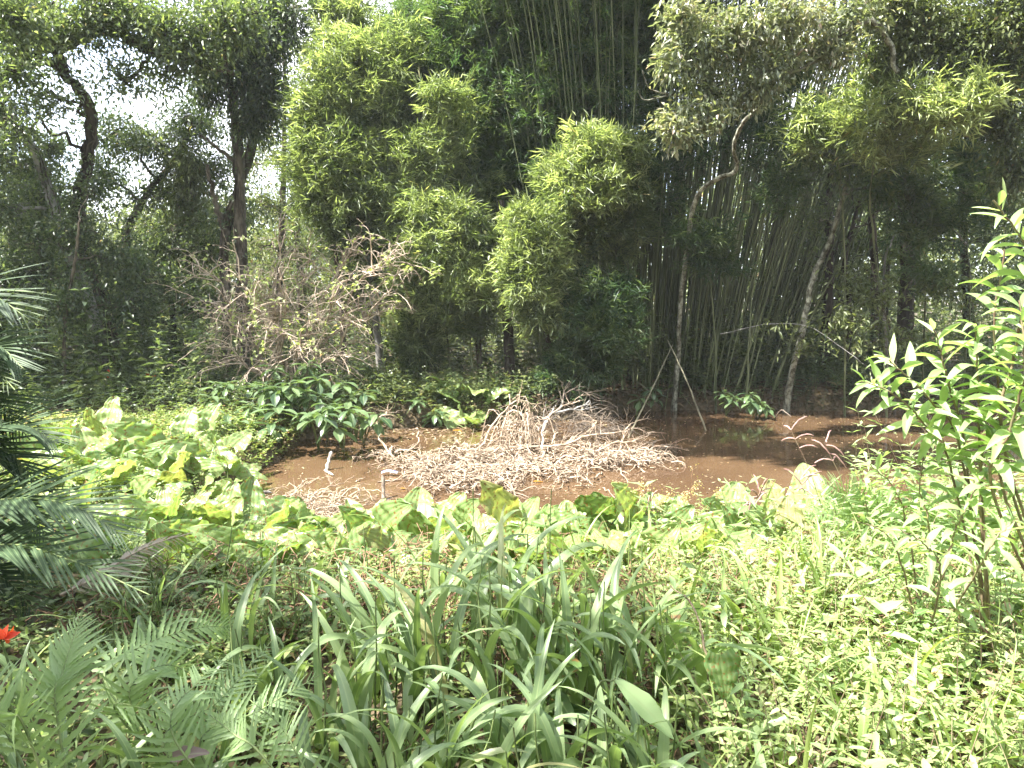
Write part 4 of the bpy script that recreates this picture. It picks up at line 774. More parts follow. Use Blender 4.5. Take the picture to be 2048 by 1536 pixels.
for a in (
    (740, 1065, 5.5, .30, 'arum with one pointed leaf held upright at the near water edge', 4, 0, 1.4, 1.6),
    (690, 1120, 4.9, .36, 'arum with a wide pale leaf just below the upright pointed one', 4),
    (822, 1055, 5.5, .34, 'arum with broad cupped dark-veined leaves beside the stake', 5, 0, 1.2, 1.2),
    (880, 1075, 5.3, .28, 'arum in the dip between the cupped plant and the lone arrow leaf', 4),
    (1010, 1035, 5.4, .32, 'arum with a lone bright arrow-shaped leaf standing high over the water', 3, 0, .9, 1.3),
    (955, 1120, 4.9, .30, 'low arum among brown stems below the arrow leaf', 4),
    (1085, 1060, 5.3, .36, 'arum with a big curled leaf right of the arrow leaf', 5, 0, .7, .8),
    (1145, 1045, 5.4, .34, 'arum with two overlapping dark-edged leaves by the brush heap', 4, 0, 2.0, 1),
    (1205, 1045, 5.4, .34, 'arum with a rounded leaf under the small white flower', 4, 0, 1.3, 1),
    (1165, 1130, 4.8, .30, 'arum hanging over the dark hollow in the bank', 4),
    (1300, 1065, 5.2, .38, 'arum with a tall oval leaf beside the buff flower stalks', 4, 0, 1.2, 1.3),
    (1370, 1055, 5.2, .36, 'arum with a tall oval leaf right behind the buff flower stalks', 4, 0, 1.6, 1.3),
    (1250, 1130, 4.7, .34, 'arum with light leaves in the middle of the near bank', 5),
    (1460, 1040, 5.2, .38, 'arum with a wide leaf tilted towards the brown water', 5, 0, 1.0, .9),
    (1400, 1140, 4.7, .30, 'arum in the grass below the tilted wide leaf', 4),
    (1560, 1010, 5.0, .42, 'arum with a yellow and brown blotched leaf near the pink seed spikes', 4, 1, 1.4, .8),
    (1590, 1090, 4.5, .38, 'arum with a withering upright yellow leaf in the weeds', 3, 1, 1.5, 1.5),
    (1625, 985, 5.3, .38, 'arum with one dark green leaf against the shaded water', 3, 0, 1.5, 1.4),
    (1330, 1170, 4.3, .30, 'arum with a folded leaf in the pale weeds', 4),
    (1000, 1190, 4.3, .28, 'arum half hidden by the tips of the tall grass', 4),
    (490, 1050, 5.6, .30, 'arum with one narrow upright leaf on the muddy left shore', 3, 0, 1.5, 1.6),
    (450, 1095, 5.3, .28, 'arum with two upright leaves in the shade below the narrow one', 4, 0, 1.5, 1.4),
    (560, 1170, 4.6, .28, 'small arum in the tangled vines', 4),
    (440, 1215, 4.0, .34, 'arum with a big round shaded leaf near the fern tips', 3, 0, -1.4, .3),
    (390, 1165, 4.4, .30, 'arum with drooping leaves at the edge of the palm shade', 4),
    (1230, 1205, 4.2, .26, 'arum with a yellowing leaf beside the dry stems', 3, 1),
    (765, 1105, 5.1, .28, 'arum with a leaf edge-on between the pale wide leaf and the cupped plant', 4),
    (1050, 1090, 5.1, .30, 'arum with dark veined leaf under the big curled one', 4),
    (1190, 1090, 5.0, .32, 'arum with a round leaf low in the second row', 4),
    (1260, 1060, 5.3, .30, 'arum filling the gap left of the tall oval leaves', 4, 0, 1.8, 1.1),
    (1425, 1075, 5.1, .32, 'arum with a puckered leaf behind the seed spikes', 4, 0, 1.2, 1.1),
    (1510, 1060, 5.0, .32, 'arum with a torn pale leaf at the foot of the blotched one', 4),
    (905, 1125, 4.8, .28, 'arum with a small bright leaf above the grass tips', 3),
    (640, 1150, 4.7, .30, 'arum with leaves turned to the small twig heap', 4),
    (1290, 1110, 4.9, .32, 'arum with a drooping leaf below the tall oval leaves', 4),
    (20, 990, 6.2, .38, 'arum almost hidden behind the dark palm', 5),
    (270, 860, 8.4, .34, 'arum at the back edge of the left bank', 4),
    (400, 990, 6.6, .32, 'arum on the muddy edge above the rotting log', 4),
    (350, 1095, 5.3, .32, 'arum with a leaf catching sun past the dry frond', 4),
    (210, 950, 6.8, .42, 'largest bright arum on the left bank', 5, 0, 1.2, .7),
    (150, 965, 6.5, .40, 'arum with pale leaves near the palm fronds', 5),
    (300, 965, 6.6, .36, 'arum with a leaf folded to a point over the bank', 4, 0, .4, .8),
    (240, 1020, 6.2, .40, 'arum with a wide whitish leaf below the folded one', 5, 0, -1.2, .2),
    (125, 1010, 6.0, .36, 'arum under the tips of the dark palm', 5),
    (330, 1015, 6.2, .38, 'arum with a browning pale leaf lying flat', 4, 1, -.8, .1),
    (375, 940, 6.9, .36, 'arum with light wavy leaves near the yellow fallen leaf', 5),
    (430, 880, 7.6, .34, 'arum with rounded leaves at the foot of the dark shrubs', 5),
    (365, 850, 8.3, .34, 'arum with one pointed leaf rising above the creepers', 4, 0, 1.4, 1.5),
    (450, 915, 7.2, .30, 'arum closest to the dark inlet', 4),
    (150, 905, 7.2, .38, 'arum behind the largest bright one', 5),
    (60, 930, 6.6, .38, 'arum at the edge behind the palm fronds', 5),
    (290, 905, 7.4, .36, 'arum in the middle of the left bank creepers', 5),
    (210, 860, 8.2, .36, 'arum with two large dark leaves under the red flower', 4, 0, 1.6, 1.4),
    (100, 870, 7.8, .34, 'arum in the half shade left of the creeper mound', 4),
    (275, 1065, 5.7, .34, 'arum beneath the dry palm frond', 4),
    (180, 1075, 5.5, .36, 'arum with shaded leaves between palm and dry frond', 4),
    (950, 790, 11.9, .5, 'arum with round sunlit leaves on the far bank', 5, 0, -1.5, .4),
    (930, 835, 11.2, .4, 'arum with a yellow-green leaf hanging to the far water', 4, 0, -1.5, .3),
    (890, 800, 12, .4, 'arum among sunlit creepers on the far bank', 4)):
    arum(*a)

for px_, ref in ((450, 'the narrow upright leaf on the left shore'), (540, 'the small pale twig heap'), (630, 'the right end of the small twig heap'), (710, 'the upright pointed leaf'), (790, 'the stake in the water'), (860, 'the cupped plant'), (950, 'the dip in the row'),
                 (1030, 'the lone arrow leaf'), (1110, 'the big curled leaf'), (1190, 'the white-flowered plant'), (1280, 'the tall oval leaves'), (1360, 'the buff flower stalks'), (1440, 'the tilted wide leaf'), (1520, 'the seed heads'), (1600, 'the blotched yellow leaf'),
                 (120, 'the palm tips'), (220, 'the dry palm frond'), (320, 'the tip of the dry frond')):
    for Y_, rw in ((4.9, 'close behind'), (4.15, 'lower down the bank from')):
        px2 = px_ + random.uniform(-30, 30); py_ = 620 + (2 - (.5 + random.uniform(-.05, .1))) / (Y_ + random.uniform(-.15, .15)) * F * 1.01
        rw2 = 'just below' if Y_ > 4.5 else rw
        r_ = arum(px2, py_, Y_, random.uniform(.23, .33), 'low arum %s %s' % (rw2, ref), 3, 1 if random.random() < .12 else 0); r_['group'] = 'low arums in the near creepers'
# ------------------------------------------------------------------ whorled shrubs over the inlet
GS = 'whorled shrubs above the inlet'
for px, py, Y, s, lab in (
    (545, 855, 9.0, .34, 'glossy shrub with a fan of hanging leaves touching the water'),
    (620, 840, 9.1, .34, 'glossy shrub in the middle of the row over the inlet'),
    (672, 850, 8.9, .34, 'glossy shrub reaching lowest over the dark water'),
    (715, 835, 9.3, .32, 'glossy shrub at the right end of the row over the inlet'),
    (570, 800, 9.7, .32, 'shrub with a pale top in the second row'),
    (640, 795, 9.8, .32, 'shrub with a flower spike in the second row'),
    (700, 800, 9.9, .30, 'shrub with long arching leaves behind the row end'),
    (500, 815, 9.5, .32, 'shrub joining the row to the dark undergrowth'),
    (470, 850, 8.9, .30, 'small shrub between the arums and the row'),
    (600, 760, 10.6, .28, 'upper shrub just under the bare bush'),
    (530, 770, 10.5, .28, 'upper shrub below the great tree'),
    (420, 800, 9.9, .28, 'shrub in half shade left of the row'),
    (870, 830, 11.2, .26, 'small whorled shrub left of the far bank arum'),
    (1520, 810, 12.2, .26, 'dark shrub over the shaded water at the right'),
    (1465, 800, 12.3, .26, 'dark shrub beside the grove foot'),
    (1280, 800, 12.2, .26, 'shrub with drooping leaves between the canes')):
    c = P(px, py, Y); g0 = gz(c[0], c[1] + .35); base = np.array([c[0], c[1] + .35, max(g0, 0)]); root = thing('whorled_shrub', lab, 'shrub', base, GS)
    gs = Geo(); heads = [c + np.array([0, 0, .0])] + [c + np.array([random.uniform(-.32, .32), random.uniform(-.1, .3), random.uniform(-.1, .25)]) for _ in range(2)]
    for hh in heads:
        tubes(gs, smooth_path([base, (base + hh) / 2 + [0, 0, .1], hh], 8)[None], np.linspace(.012, .007, 8)[None], 5)
        nl = random.randint(8, 11); a0 = random.random() * 6.28
        for k in range(nl):
            a = a0 + k * 2.4; el = .35 - .75 * (k / nl) + random.uniform(-.15, .15)
            put('leaf', random.choice(PADDLE), root, orient(hh + np.array([0, 0, .05 - .01 * k]), (math.cos(a), math.sin(a), el), (0, 0, 1), s * random.uniform(.75, 1.15)))
    gs.build('stems', M['stem_green'], root, kind='stuff')

# ------------------------------------------------------------------ undergrowth
def weeds(g, gs, x, y, hgt, L, W, nodes_=7, lean=.25, tb=.5, tv=.2, sc=None, r=.0025):
    n = len(x); z0 = height(x, y); ok = z0 > .02; x, y, z0 = x[ok], y[ok], z0[ok]; n = len(x)
    nz = vnoise(x * 1.7, y * 1.9, 4) + .5 * vnoise(x * 4.1, y * 4.7, 8); hh = hgt * rng.uniform(.55, 1.25, n) * (1 + .22 * nz); sc = rng.uniform(.65, 1.15, n) * (1 + .25 * vnoise(x * 2.3, y * 2.1, 11)) * np.where(rng.random(n) < .07, 1.9, 1)
    ld = rng.normal(0, lean, (n, 2)); far = y.mean() > 5.4; k = 3 if far else 4; t = np.linspace(0, 1, k)[None, :, None]
    b = np.stack([x, y, z0 - .02], -1); v = np.concatenate([ld * hh[:, None], hh[:, None]], 1)
    p = b[:, None] + v[:, None] * t; p[..., :2] += ld[:, None, :] * (t ** 2) * hh[:, None, None] * .5
    tubes(gs, p[::2] if far else p, np.linspace(r * 1.2, r * .5, k)[None], 3)
    tn = np.linspace(.3, .98, nodes_); az0 = rng.uniform(0, 6.28, n)
    tb_ = rng.normal(tb, tv * .7, n) + .14 * vnoise(x * 1.3, y * 1.5, 21)
    for i, tt in enumerate(tn):
        c = b + v * tt; c[:, :2] += ld * tt ** 2 * hh[:, None] * .5
        for s in (0, math.pi):
            a = az0 + i * 1.57 + s + rng.normal(0, .3, n)
            D = np.stack([np.cos(a), np.sin(a), rng.normal(.15 + .3 * (tt > .9), .3, n)], -1); N = rng.normal(0, .3, (n, 3)); N[:, 2] += 1
            f = (1.15 - .55 * tt) * sc
            Ls, Ws, tc_, dd = L * f * rng.uniform(.75, 1.2, n), W * f * rng.uniform(.8, 1.2, n), np.clip(tb_ + rng.normal(0, tv * .5, n), 0, .99), rng.uniform(.05, .4, n)
            if far: leaves(g, c, D, N, Ls, Ws, tc_, .15, dd)
            else:
                for q_, fn in ((y < 2.7, leaves8), (y >= 2.7, leaves5)):
                    if q_.any(): fn(g, c[q_], D[q_], N[q_], Ls[q_], Ws[q_], tc_[q_], .15, dd[q_])

def ribbon(base, az, L, W, el0, curl, k=16, tint=.5, mat='grass_blade', side=0.0, keel=.25):
    """an arching strap blade; el0 start elevation, curl total bend (rad)"""
    t = np.linspace(0, 1, k); el = el0 - curl * t ** 1.8; a = az + side * t
    step = L / (k - 1); d = np.stack([np.cos(el) * np.cos(a), np.cos(el) * np.sin(a), np.sin(el)], -1)
    p = base + np.concatenate([[np.zeros(3)], np.cumsum(d[:-1] * step, 0)])
    S = np.stack([-np.sin(a), np.cos(a), 0 * a], -1); N = np.cross(d, S) * -1
    w = W * .5 * np.clip(.45 + t * 3, 0, 1) * np.clip((1 - t) / .55, 0, 1) ** .7
    tw = rng.normal(0, .5) * t; S2 = S * np.cos(tw)[:, None] + N * np.sin(tw)[:, None]; N2 = np.cross(d, S2)
    rows = [p + S2 * (w * s)[:, None] + N2 * (abs(s) * w * keel)[:, None] for s in (-1, -.5, 0, .5, 1)]
    V = np.stack(rows, 1); i = (np.arange(k - 1)[:, None] * 5 + np.arange(4)[None]).ravel(); g = Geo()
    g.add(V, [np.stack([i, i + 1, i + 6, i + 5], -1)], tint, np.tile([1, .5, 0, .5, 1], k)); return g
def undergrowth(label, x, y, hgt, L, W, lm, sm, nodes_=7, lean=.25, tb=.5, tv=.2, name='undergrowth', r=.0025):
    g, gs = Geo(), Geo(); weeds(g, gs, x, y, hgt, L, W, nodes_, lean, tb, tv, r=r)
    o = g.build(name, M[lm], None, True, kind='stuff', label=label, category='undergrowth')
    gs.build('stems', M[sm], o, kind='stuff')
def box(n, x0, x1, y0, y1): return rng.uniform(x0, x1, n), rng.uniform(y0, y1, n)
x, y = box(4300, .6, 5.4, 1.3, 5.6); q = x > .5 + .08 * y; x, y = x[q], y[q]
undergrowth('pale sunlit small-leaved weeds covering the near bank on the right', x, y, .31, .062, .026, 'weed_leaf', 'stem_purple', 8, .3, .5, .25)
x, y = box(420, .7, 5.2, 1.6, 5.4); q = x > .6 + .08 * y; x, y = x[q], y[q]
undergrowth('taller narrow-leaved weeds standing above the small-leaved ones', x, y, .52, .10, .03, 'lance_leaf', 'stem_purple', 7, .25, .35, .25)
x, y = box(330, 1.9, 5.6, 3.9, 5.5); q = x > 1.1 + .28 * y; x, y = x[q], y[q]
undergrowth('tall leafy weeds closing the right end of the near bank', x, y, .85, .13, .036, 'lance_leaf', 'stem_purple', 10, .2, .4, .25)
x, y = box(240, -.2, 4.0, 2.4, 5.4)
undergrowth('broader-leaved seedlings dotted through the near bank', x, y, .3, .11, .06, 'arum_leaf', 'stem_green', 4, .3, .5, .25)
g = Geo(); n = 900; bx, by = box(n, .3, 5.0, 1.6, 5.4); bz = height(bx, by); q = bz > .05
for X_, Y_, Z_ in zip(bx[q], by[q], bz[q]):
    r_ = ribbon(np.array([X_, Y_, Z_ + random.uniform(0, .15)]), random.uniform(0, 6.28), random.uniform(.2, .5), random.uniform(.006, .014), random.uniform(1.0, 1.5), random.uniform(.3, 2.2), 9, min(.98, max(0, random.gauss(.5, .25))), side=random.gauss(0, .3))
    g.v.append(r_.v[0]); g.f.append(r_.f[0] + g.n); g.t.append(r_.t[0]); g.m.append(r_.m[0]); g.n += r_.n
g.build('fine_grass', M['grass_pale'], None, kind='stuff', label='fine pale grass blades growing through the weeds', category='grass')
x, y = box(2700, -2.6, 2.0, 3.0, 5.6); q = vnoise(x * 2.2, y * 2.6, 31) + .3 * vnoise(x * 6, y * 7, 3) > -.42; x, y = x[q], y[q]
undergrowth('low creeping vines with yellow-green leaves along the near shore', x, y, .15, .052, .032, 'vine_leaf', 'stem_red', 6, .8, .62, .25)
x, y = box(1100, -1.6, 1.0, 1.6, 4.2)
undergrowth('low vines under the tall grass', x, y, .20, .05, .026, 'vine_leaf', 'stem_red', 5, .7, .45, .25)
x, y = box(2200, -5.0, -1.0, 1.4, 6.2)
undergrowth('mixed low leaves beneath the ferns and the palm', x, y, .26, .06, .034, 'vine_leaf', 'stem_green', 6, .5, .35, .25)
x, y = box(3600, -8, -2.7, 5.6, 10.0)
undergrowth('creepers with small rounded leaves between the left bank arums', x, y, .19, .062, .04, 'vine_leaf', 'stem_red', 6, .5, .6, .22)
x, y = box(560, -11, -1.6, 10.6, 14.5); q = (x < -5.2) | (y > 12.8); x, y = x[q], y[q]
undergrowth('tall dark saplings and leafy stems crowding under the left trees', x, y, 1.5, .17, .075, 'tree_leaf', 'stem_green', 9, .2, .4, .25, r=.006)
x, y = box(260, -2.6, 5.0, 13.2, 15)
undergrowth('leafy stems between the slim trunks', x, y, 1.6, .17, .07, 'olive_leaf', 'stem_green', 9, .2, .45, .25, r=.006)
x, y = box(260, 4.5, 11, 13.6, 16)
undergrowth('leafy stems in the deep shade beyond the pond', x, y, 1.6, .17, .07, 'tree_leaf', 'stem_green', 9, .2, .4, .25, r=.006)
x, y = box(2400, -9.5, .6, 9.8, 14.5)
undergrowth('dark leafy undergrowth at the foot of the far bank trees', x, y, .55, .11, .05, 'tree_leaf', 'stem_green', 6, .35, .45, .25, r=.004)
x, y = box(500, -2.8, .2, 11.2, 13.2)
undergrowth('bright broad-leaved undergrowth below the slim trunks', x, y, .42, .12, .06, 'olive_leaf', 'stem_green', 5, .4, .7, .2, r=.004)
x, y = box(900, 3.5, 10, 12.6, 16)
undergrowth('dark leafy undergrowth beyond the shaded end of the pond', x, y, .55, .11, .05, 'tree_leaf', 'stem_green', 6, .35, .4, .25, r=.004)
x, y = box(1900, -14, 14, 14.5, 24)
undergrowth('wild undergrowth on the floor of the wood', x, y, 1.3, .17, .08, 'olive_leaf', 'stem_green', 6, .35, .45, .25, r=.006)

# dry reddish stems tangled through the near bank
g = Geo(); n = 1300; x, y = box(n, -2.3, 2.4, 3.0, 5.5); z = height(x, y); q = z > .05; b = np.stack([x, y, z], -1)[q]; n = len(b)
a = rng.uniform(0, 6.28, n); e = b + np.stack([np.cos(a) * .22, np.sin(a) * .22, rng.uniform(.02, .26, n)], -1)
tubes(g, twig_paths(b, e, 6, .35, .08), np.full((1, 6), .0028), 3); g.build('dry_stems', M['stem_red'], None, kind='stuff', label='reddish dry stems tangled through the near bank', category='undergrowth')

# dead leaves
def litter(label, x, y, z, L, tb=.5, flat=.25, name='fallen_leaves', mat='litter'):
    g = Geo(); n = len(x); D = rdir(n); D[:, 2] *= flat; N = rng.normal(0, flat, (n, 3)); N[:, 2] += 1
    leaves(g, np.stack([x, y, z], -1), D, N, L * rng.uniform(.6, 1.3, n), L * .38 * rng.uniform(.7, 1.2, n), np.clip(rng.normal(tb, .25, n), 0, 1), .2, rng.uniform(-.2, .4, n))
    g.build(name, M[mat], None, True, kind='stuff', label=label, category='dead leaves')
x, y = box(3800, .2, 10, 12.0, 16.5); z = height(x, y); q = z > .0; x, y, z = x[q], y[q], z[q]
litter('dry pinkish bamboo leaves littering the far bank', x, y, z + rng.uniform(.01, .08, len(z)), .16, .62)
x, y = box(2200, -2.4, 3.5, 2.2, 5.9); z = height(x, y); q = z > .0; x, y, z = x[q], y[q], z[q]
litter('brown dead leaves caught in the near bank creepers', x, y, z + rng.uniform(.01, .14, len(z)), .06, .5, .7)
x, y = box(1600, -6, -1.6, 4.5, 9.5); z = height(x, y); q = z > .0; x, y, z = x[q], y[q], z[q]
litter('brown dead leaves on the muddy left shore', x, y, z + rng.uniform(.01, .12, len(z)), .08, .6, .6)
x, y = box(1100, -3, 7, 5.8, 12.5); q = height(x, y) < -.05; x, y = x[q], y[q]
litter('scattered dead leaf fragments floating on the brown water', x, y, np.full(len(x), .006), .05, .95, .03, 'floating_leaves')
x, y = rng.normal(-1.5, .9, 420), rng.normal(10.9, .45, 420); q = height(x, y) < .05; x, y = x[q], y[q]
litter('dead leaves drifted against the far shore of the inlet', x, y, np.full(len(x), .008), .12, .5, .05, 'floating_leaves')
x, y = rng.normal(.3, .9, 260), rng.normal(7.2, .3, 260); q = height(x, y) < .0; x, y = x[q], y[q]
litter('yellow-brown leaf scum along the front of the twig heap', x, y, np.full(len(x), .006), .05, .75, .04, 'floating_leaves')

def one_leaf(name, lab, pos, L, W, mat, d=(1, .3, 0), up=(0, 0, 1), bend=.4, fold=.1, cat='leaf', prof=pr_lance, sc=1.0):
    me = sheet(name, M[mat], L, W, prof, 10, 3, bend, fold, .06, 0, .6); o = put(name, me, None, orient(pos, d, up, sc)); o['label'] = lab; o['category'] = cat; return o
def wpt(px, py, Y): c = P(px, py, Y); c[2] = .015; return c
for px, py, Y, L, lab in ((1066, 972, 7.6, .14, 'orange leaf floating before the right half of the twig heap'), (508, 996, 7.1, .10, 'yellow leaf lying on a log at the left shore'), (447, 1038, 6.4, .07, 'small orange leaf on the mud left of the small twig heap'),
                          (905, 852, 10.9, .22, 'large orange leaf at the far shore of the inlet'), (800, 990, 7.3, .08, 'little orange leaf floating right of the stake'), (1043, 1036, 6.3, .06, 'tiny orange leaf near the near shore')):
    c = wpt(px, py, Y); c[2] = max(.015, gz(c[0], c[1]) + .12); one_leaf('fallen_leaf', lab, c, L, L * .42, 'orange', (1, .25, .05))
simple('log', [wpt(455, 1000, 7.0) + [0, 0, .02], wpt(500, 1002, 7.0) + [0, 0, .03], wpt(545, 995, 7.1)], .035, .02, M['bark_pale'], 'pale rotting log half sunk at the left shore', 'log')
one_leaf('dead_leaf', 'curled purple-brown dead leaf on the low grass at the very bottom', P(345, 1518, 1.75), .10, .05, 'purple_dry', (1, .2, .25), (0, -.4, 1), .6, .3, 'leaf', pr_arum)

def tuft(label, x, y, n, L, W, mat='grass_blade', spread=.12, group='grass tufts', el=(1.15, 1.5), curl=(.9, 2.9), stalks=5, tb=.5):
    W *= 1.5; L *= .86; b = np.array([x, y, gz(x, y) - .02]); root = thing('grass_tuft', label, 'grass', b, group)
    n = int(n * 1.6)
    for i in range(n):
        bb = b + np.array([random.gauss(0, spread), random.gauss(0, spread * .8), 0]); hb = random.uniform(0, .3) * L
        g = ribbon(bb + [0, 0, hb], random.uniform(0, 6.28), L * random.uniform(.6, 1.15), W * random.uniform(.7, 1.15), random.uniform(*el), random.uniform(*curl), 14, min(.98, max(0, random.gauss(tb, .22))), side=random.gauss(0, .3))
        g.build('blade', M[mat], root)
    if stalks:
        g = Geo(); s = b + rng.normal(0, spread, (stalks * 3, 3)) * [1, 1, 0]; e = s + np.stack([rng.normal(0, .05, stalks * 3), rng.normal(0, .05, stalks * 3), rng.uniform(.5, 1.0, stalks * 3) * L], -1)
        tubes(g, twig_paths(s, e, 6, 0, .01), np.linspace(.0045, .0025, 6)[None], 4); g.build('stalks', M['stem_green'], root, kind='stuff')
tuft('broad-bladed grass tuft at the middle of the bottom, blades arching both ways', .05, 2.05, 26, .62, .030, spread=.14)
tuft('broad-bladed grass tuft rising tallest in the centre', .0, 2.7, 26, .85, .032, spread=.16)
tuft('broad-bladed grass tuft left of the central one', -.42, 2.55, 24, .78, .030, spread=.14)
tuft('broad-bladed grass tuft right of the central one, leaning to the pale weeds', .42, 2.55, 24, .80, .030, spread=.14)
tuft('broad-bladed grass tuft at the bottom left of the clump', -.38, 2.0, 20, .60, .028, spread=.13)
tuft('broad-bladed grass tuft at the bottom right of the clump', .42, 1.95, 18, .55, .028, spread=.12)
tuft('loose grass tuft between the ferns and the big clump', -.85, 2.35, 16, .62, .026, spread=.16)
tuft('sparse grass tuft standing behind the big clump', -.15, 3.2, 16, .80, .028, spread=.2)
tuft('thin grass tuft among the ferns', -1.25, 1.95, 12, .5, .022, spread=.16)
tuft('dark grass tuft at the left edge of the fern bed', -1.75, 2.3, 14, .55, .024, spread=.2)
tuft('grass tuft behind the fern bed in the shade', -1.5, 3.0, 12, .6, .022, spread=.2)
tuft('grass tuft in the gap left of the clump', -.95, 3.1, 12, .6, .022, spread=.2)
GP = 'pale sunlit grass tufts'
for x, y, n, L, lab in ((.95, 3.0, 14, .55, 'pale sunlit grass tuft next to the big clump'), (1.55, 3.4, 12, .6, 'pale grass tuft with long blades crossing the weeds'), (1.35, 2.3, 9, .5, 'pale grass tuft low in the weeds'),
                        (2.1, 2.7, 8, .6, 'pale grass tuft under the lance-leaved shrub'), (1.9, 4.4, 14, .6, 'pale fine grass tuft behind the weeds'), (.9, 4.2, 12, .45, 'pale grass tuft below the middle arums'), (1.7, 2.0, 7, .5, 'pale grass tuft with one blade arching far right'), (2.5, 4.8, 14, .7, 'pale grass tuft near the pink seed spikes')):
    tuft(lab, x, y, n, L, .019, 'grass_pale', .2, GP, (1.0, 1.5), (.4, 2.2), 2)

# pink seed spikes
GK = 'pink grass seed heads'
for (px, py), ft, Y, n, lab in (((1650, 890), (1740, 1010), 4.6, 7, 'pink seed head with spread fingers against the dark water'), ((1582, 860), (1680, 960), 4.7, 5, 'pink seed head bent over at the tip left of the spread one'),
                                ((1600, 960), (1640, 1080), 4.6, 6, 'pink seed head low over the brown water'), ((1520, 985), (1470, 1100), 4.7, 7, 'pink seed head arching above the tilted arum'), ((1500, 1000), (1540, 1110), 4.6, 6, 'pink seed head tangled with the arum tops'), ((1300, 990), (1310, 1110), 5.0, 3, 'pink seed head beside the buff flower stalks')):
    c = P(px, py, Y); f = P(ft[0], ft[1], Y - .1); f[2] = gz(f[0], f[1]); root = thing('seed_head', lab, 'grass', f, GK)
    g = Geo(); p = smooth_path([f, (f + c) / 2 + [0, 0, .1], c], 12); tubes(g, p[None], np.full((1, 12), .003), 4); g.build('stalk', M['stem_purple'], root)
    for i in range(n):
        s = p[-1 - i % 3]; a = random.uniform(0, 6.28); e = s + np.array([math.cos(a) * .13, math.sin(a) * .08, random.uniform(-.12, .13)])
        g = Geo(); tubes(g, twig_paths(s, e[None], 7, .15, .01), np.array([[.003, .005, .006, .006, .006, .005, .002]]), 5); g.build('spike', M['seed_pink'], root)

# buff flower stalks
for (px, py), fx, lab in (((1285, 965), 1275, 'buff flowering stalk standing upright above the arums'), ((1400, 965), 1330, 'buff flowering stalk arching right over the water'), ((1340, 990), 1300, 'short buff flowering stalk between the two long ones'), ((1440, 985), 1400, 'buff flowering stalk nearest the pink seed heads')):
    Y = 5.0; c = P(px, py, Y); f = P(fx, 1110, Y); f[2] = gz(f[0], f[1]); root = thing('flower_stalk', lab, 'flower', f, 'buff flower stalks')
    g = Geo(); p = smooth_path([f, (f * .4 + c * .6) + [-.03, 0, .08], c], 14, .004); tubes(g, p[None], np.linspace(.004, .002, 14)[None], 4)
    s = p[rng.integers(6, 14, 9)]; e = s + rng.normal(0, .06, s.shape); tubes(g, twig_paths(s, e, 5, .1, .03), np.full((1, 5), .0015), 3); g.build('stalk', M['stem_red'], root)
    g = Geo(); q = np.concatenate([s, e, p[7:]]); q = q.repeat(7, 0) + rng.normal(0, .016, (len(q) * 7, 3)); leaves(g, q, rdir(len(q)), rdir(len(q)), .016, .012, rng.random(len(q))); g.build('florets', M['flower_buff'], root, False, kind='stuff')

# ------------------------------------------------------------------ ferns and palm
def pinna_mesh(name, mat, serr=True, W=.16, bend=.5):
    k = 15; t = np.linspace(0, 1, k); w = W * .5 * np.clip(t * 9 + .5, 0, 1) * (1 - t) ** .6; w = w * (1 + (.22 * (-1) ** np.arange(k) if serr else 0)); z = -bend * t ** 2 * .5
    V = np.stack([np.stack([-w, t, z + w * .3], -1), np.stack([0 * t, t, z], -1), np.stack([w, t, z + w * .3], -1)], 1)
    i = (np.arange(k - 1)[:, None] * 3 + np.arange(2)[None]).ravel(); g = Geo(); g.add(V, [np.stack([i, i + 1, i + 4, i + 3], -1)], .5, np.tile([1, 0, 1], k)); return g.mesh(name, mat)
FERN = [pinna_mesh('fern_leaflet', M['fern'], True, .125, b) for b in (.2, .5, .8)]
PALM = [pinna_mesh('palm_leaflet', M['palm'], False, .06, b) for b in (.05, .15, .3)]
PALMDRY = [pinna_mesh('dry_palm_leaflet', M['palm_dry'], False, .09, b) for b in (.8, 1.2)]
def frond(root, pts, n, plen, meshes, rmat, r=.004, prof=None, ang=1.15, name='frond', single=True, vlift=.1, upv=(0, -.85, .55)):
    p = smooth_path(pts, 40); g = Geo(); tubes(g, p[None], np.linspace(r, r * .35, 40)[None], 5, np.array([.8]))
    T = unit(np.gradient(p, axis=0)); fr = g.build(name, M[rmat], root)
    gj = Geo(); md = [(np.array([v.co for v in me.vertices]), np.array([p_.vertices[:] for p_ in me.polygons])) for me in meshes] if not single else None
    for i in range(n):
        t = .12 + .87 * i / n; j = min(39, int(t * 39)); pos = p[j]; d = T[j]; up = np.array(upv, float); S = unit(np.cross(d, up)); U = np.cross(S, d)
        l = plen * (math.sin(math.pi * min(1, (t * .82 + .16))) ** .7 if prof is None else prof(t)) * random.uniform(.9, 1.08)
        for s in (-1, 1):
            a = ang * (1 - .45 * t); dv = d * math.cos(a) + S * s * math.sin(a) + U * (vlift + random.gauss(0, .05)); upn = U + random.gauss(0, .15) * d
            if single:
                o = put('leaflet', random.choice(meshes), None, orient(pos, dv, upn, l)); o.parent = fr
            else:
                vv, ff = random.choice(md); mw = np.array(orient(pos, dv, upn, l)); gj.add(vv @ mw[:3, :3].T + mw[:3, 3], [ff], rng.random(), np.tile([1, 0, 1], len(vv) // 3))
    if not single:
        o = gj.build('leaflets', meshes[0].materials[0], None, kind='stuff'); o.parent = fr
    return fr
GF = 'ferns in the lower corner'
def fern(label, base, fronds, n=26, plen=.12):
    root = thing('fern', label, 'fern', base, GF)
    for f in fronds: frond(root, [base] + f[0], f[1] if len(f) > 1 else n, f[2] if len(f) > 2 else plen, FERN, 'stem_green')
b = np.array([-.98, 1.45, .42])
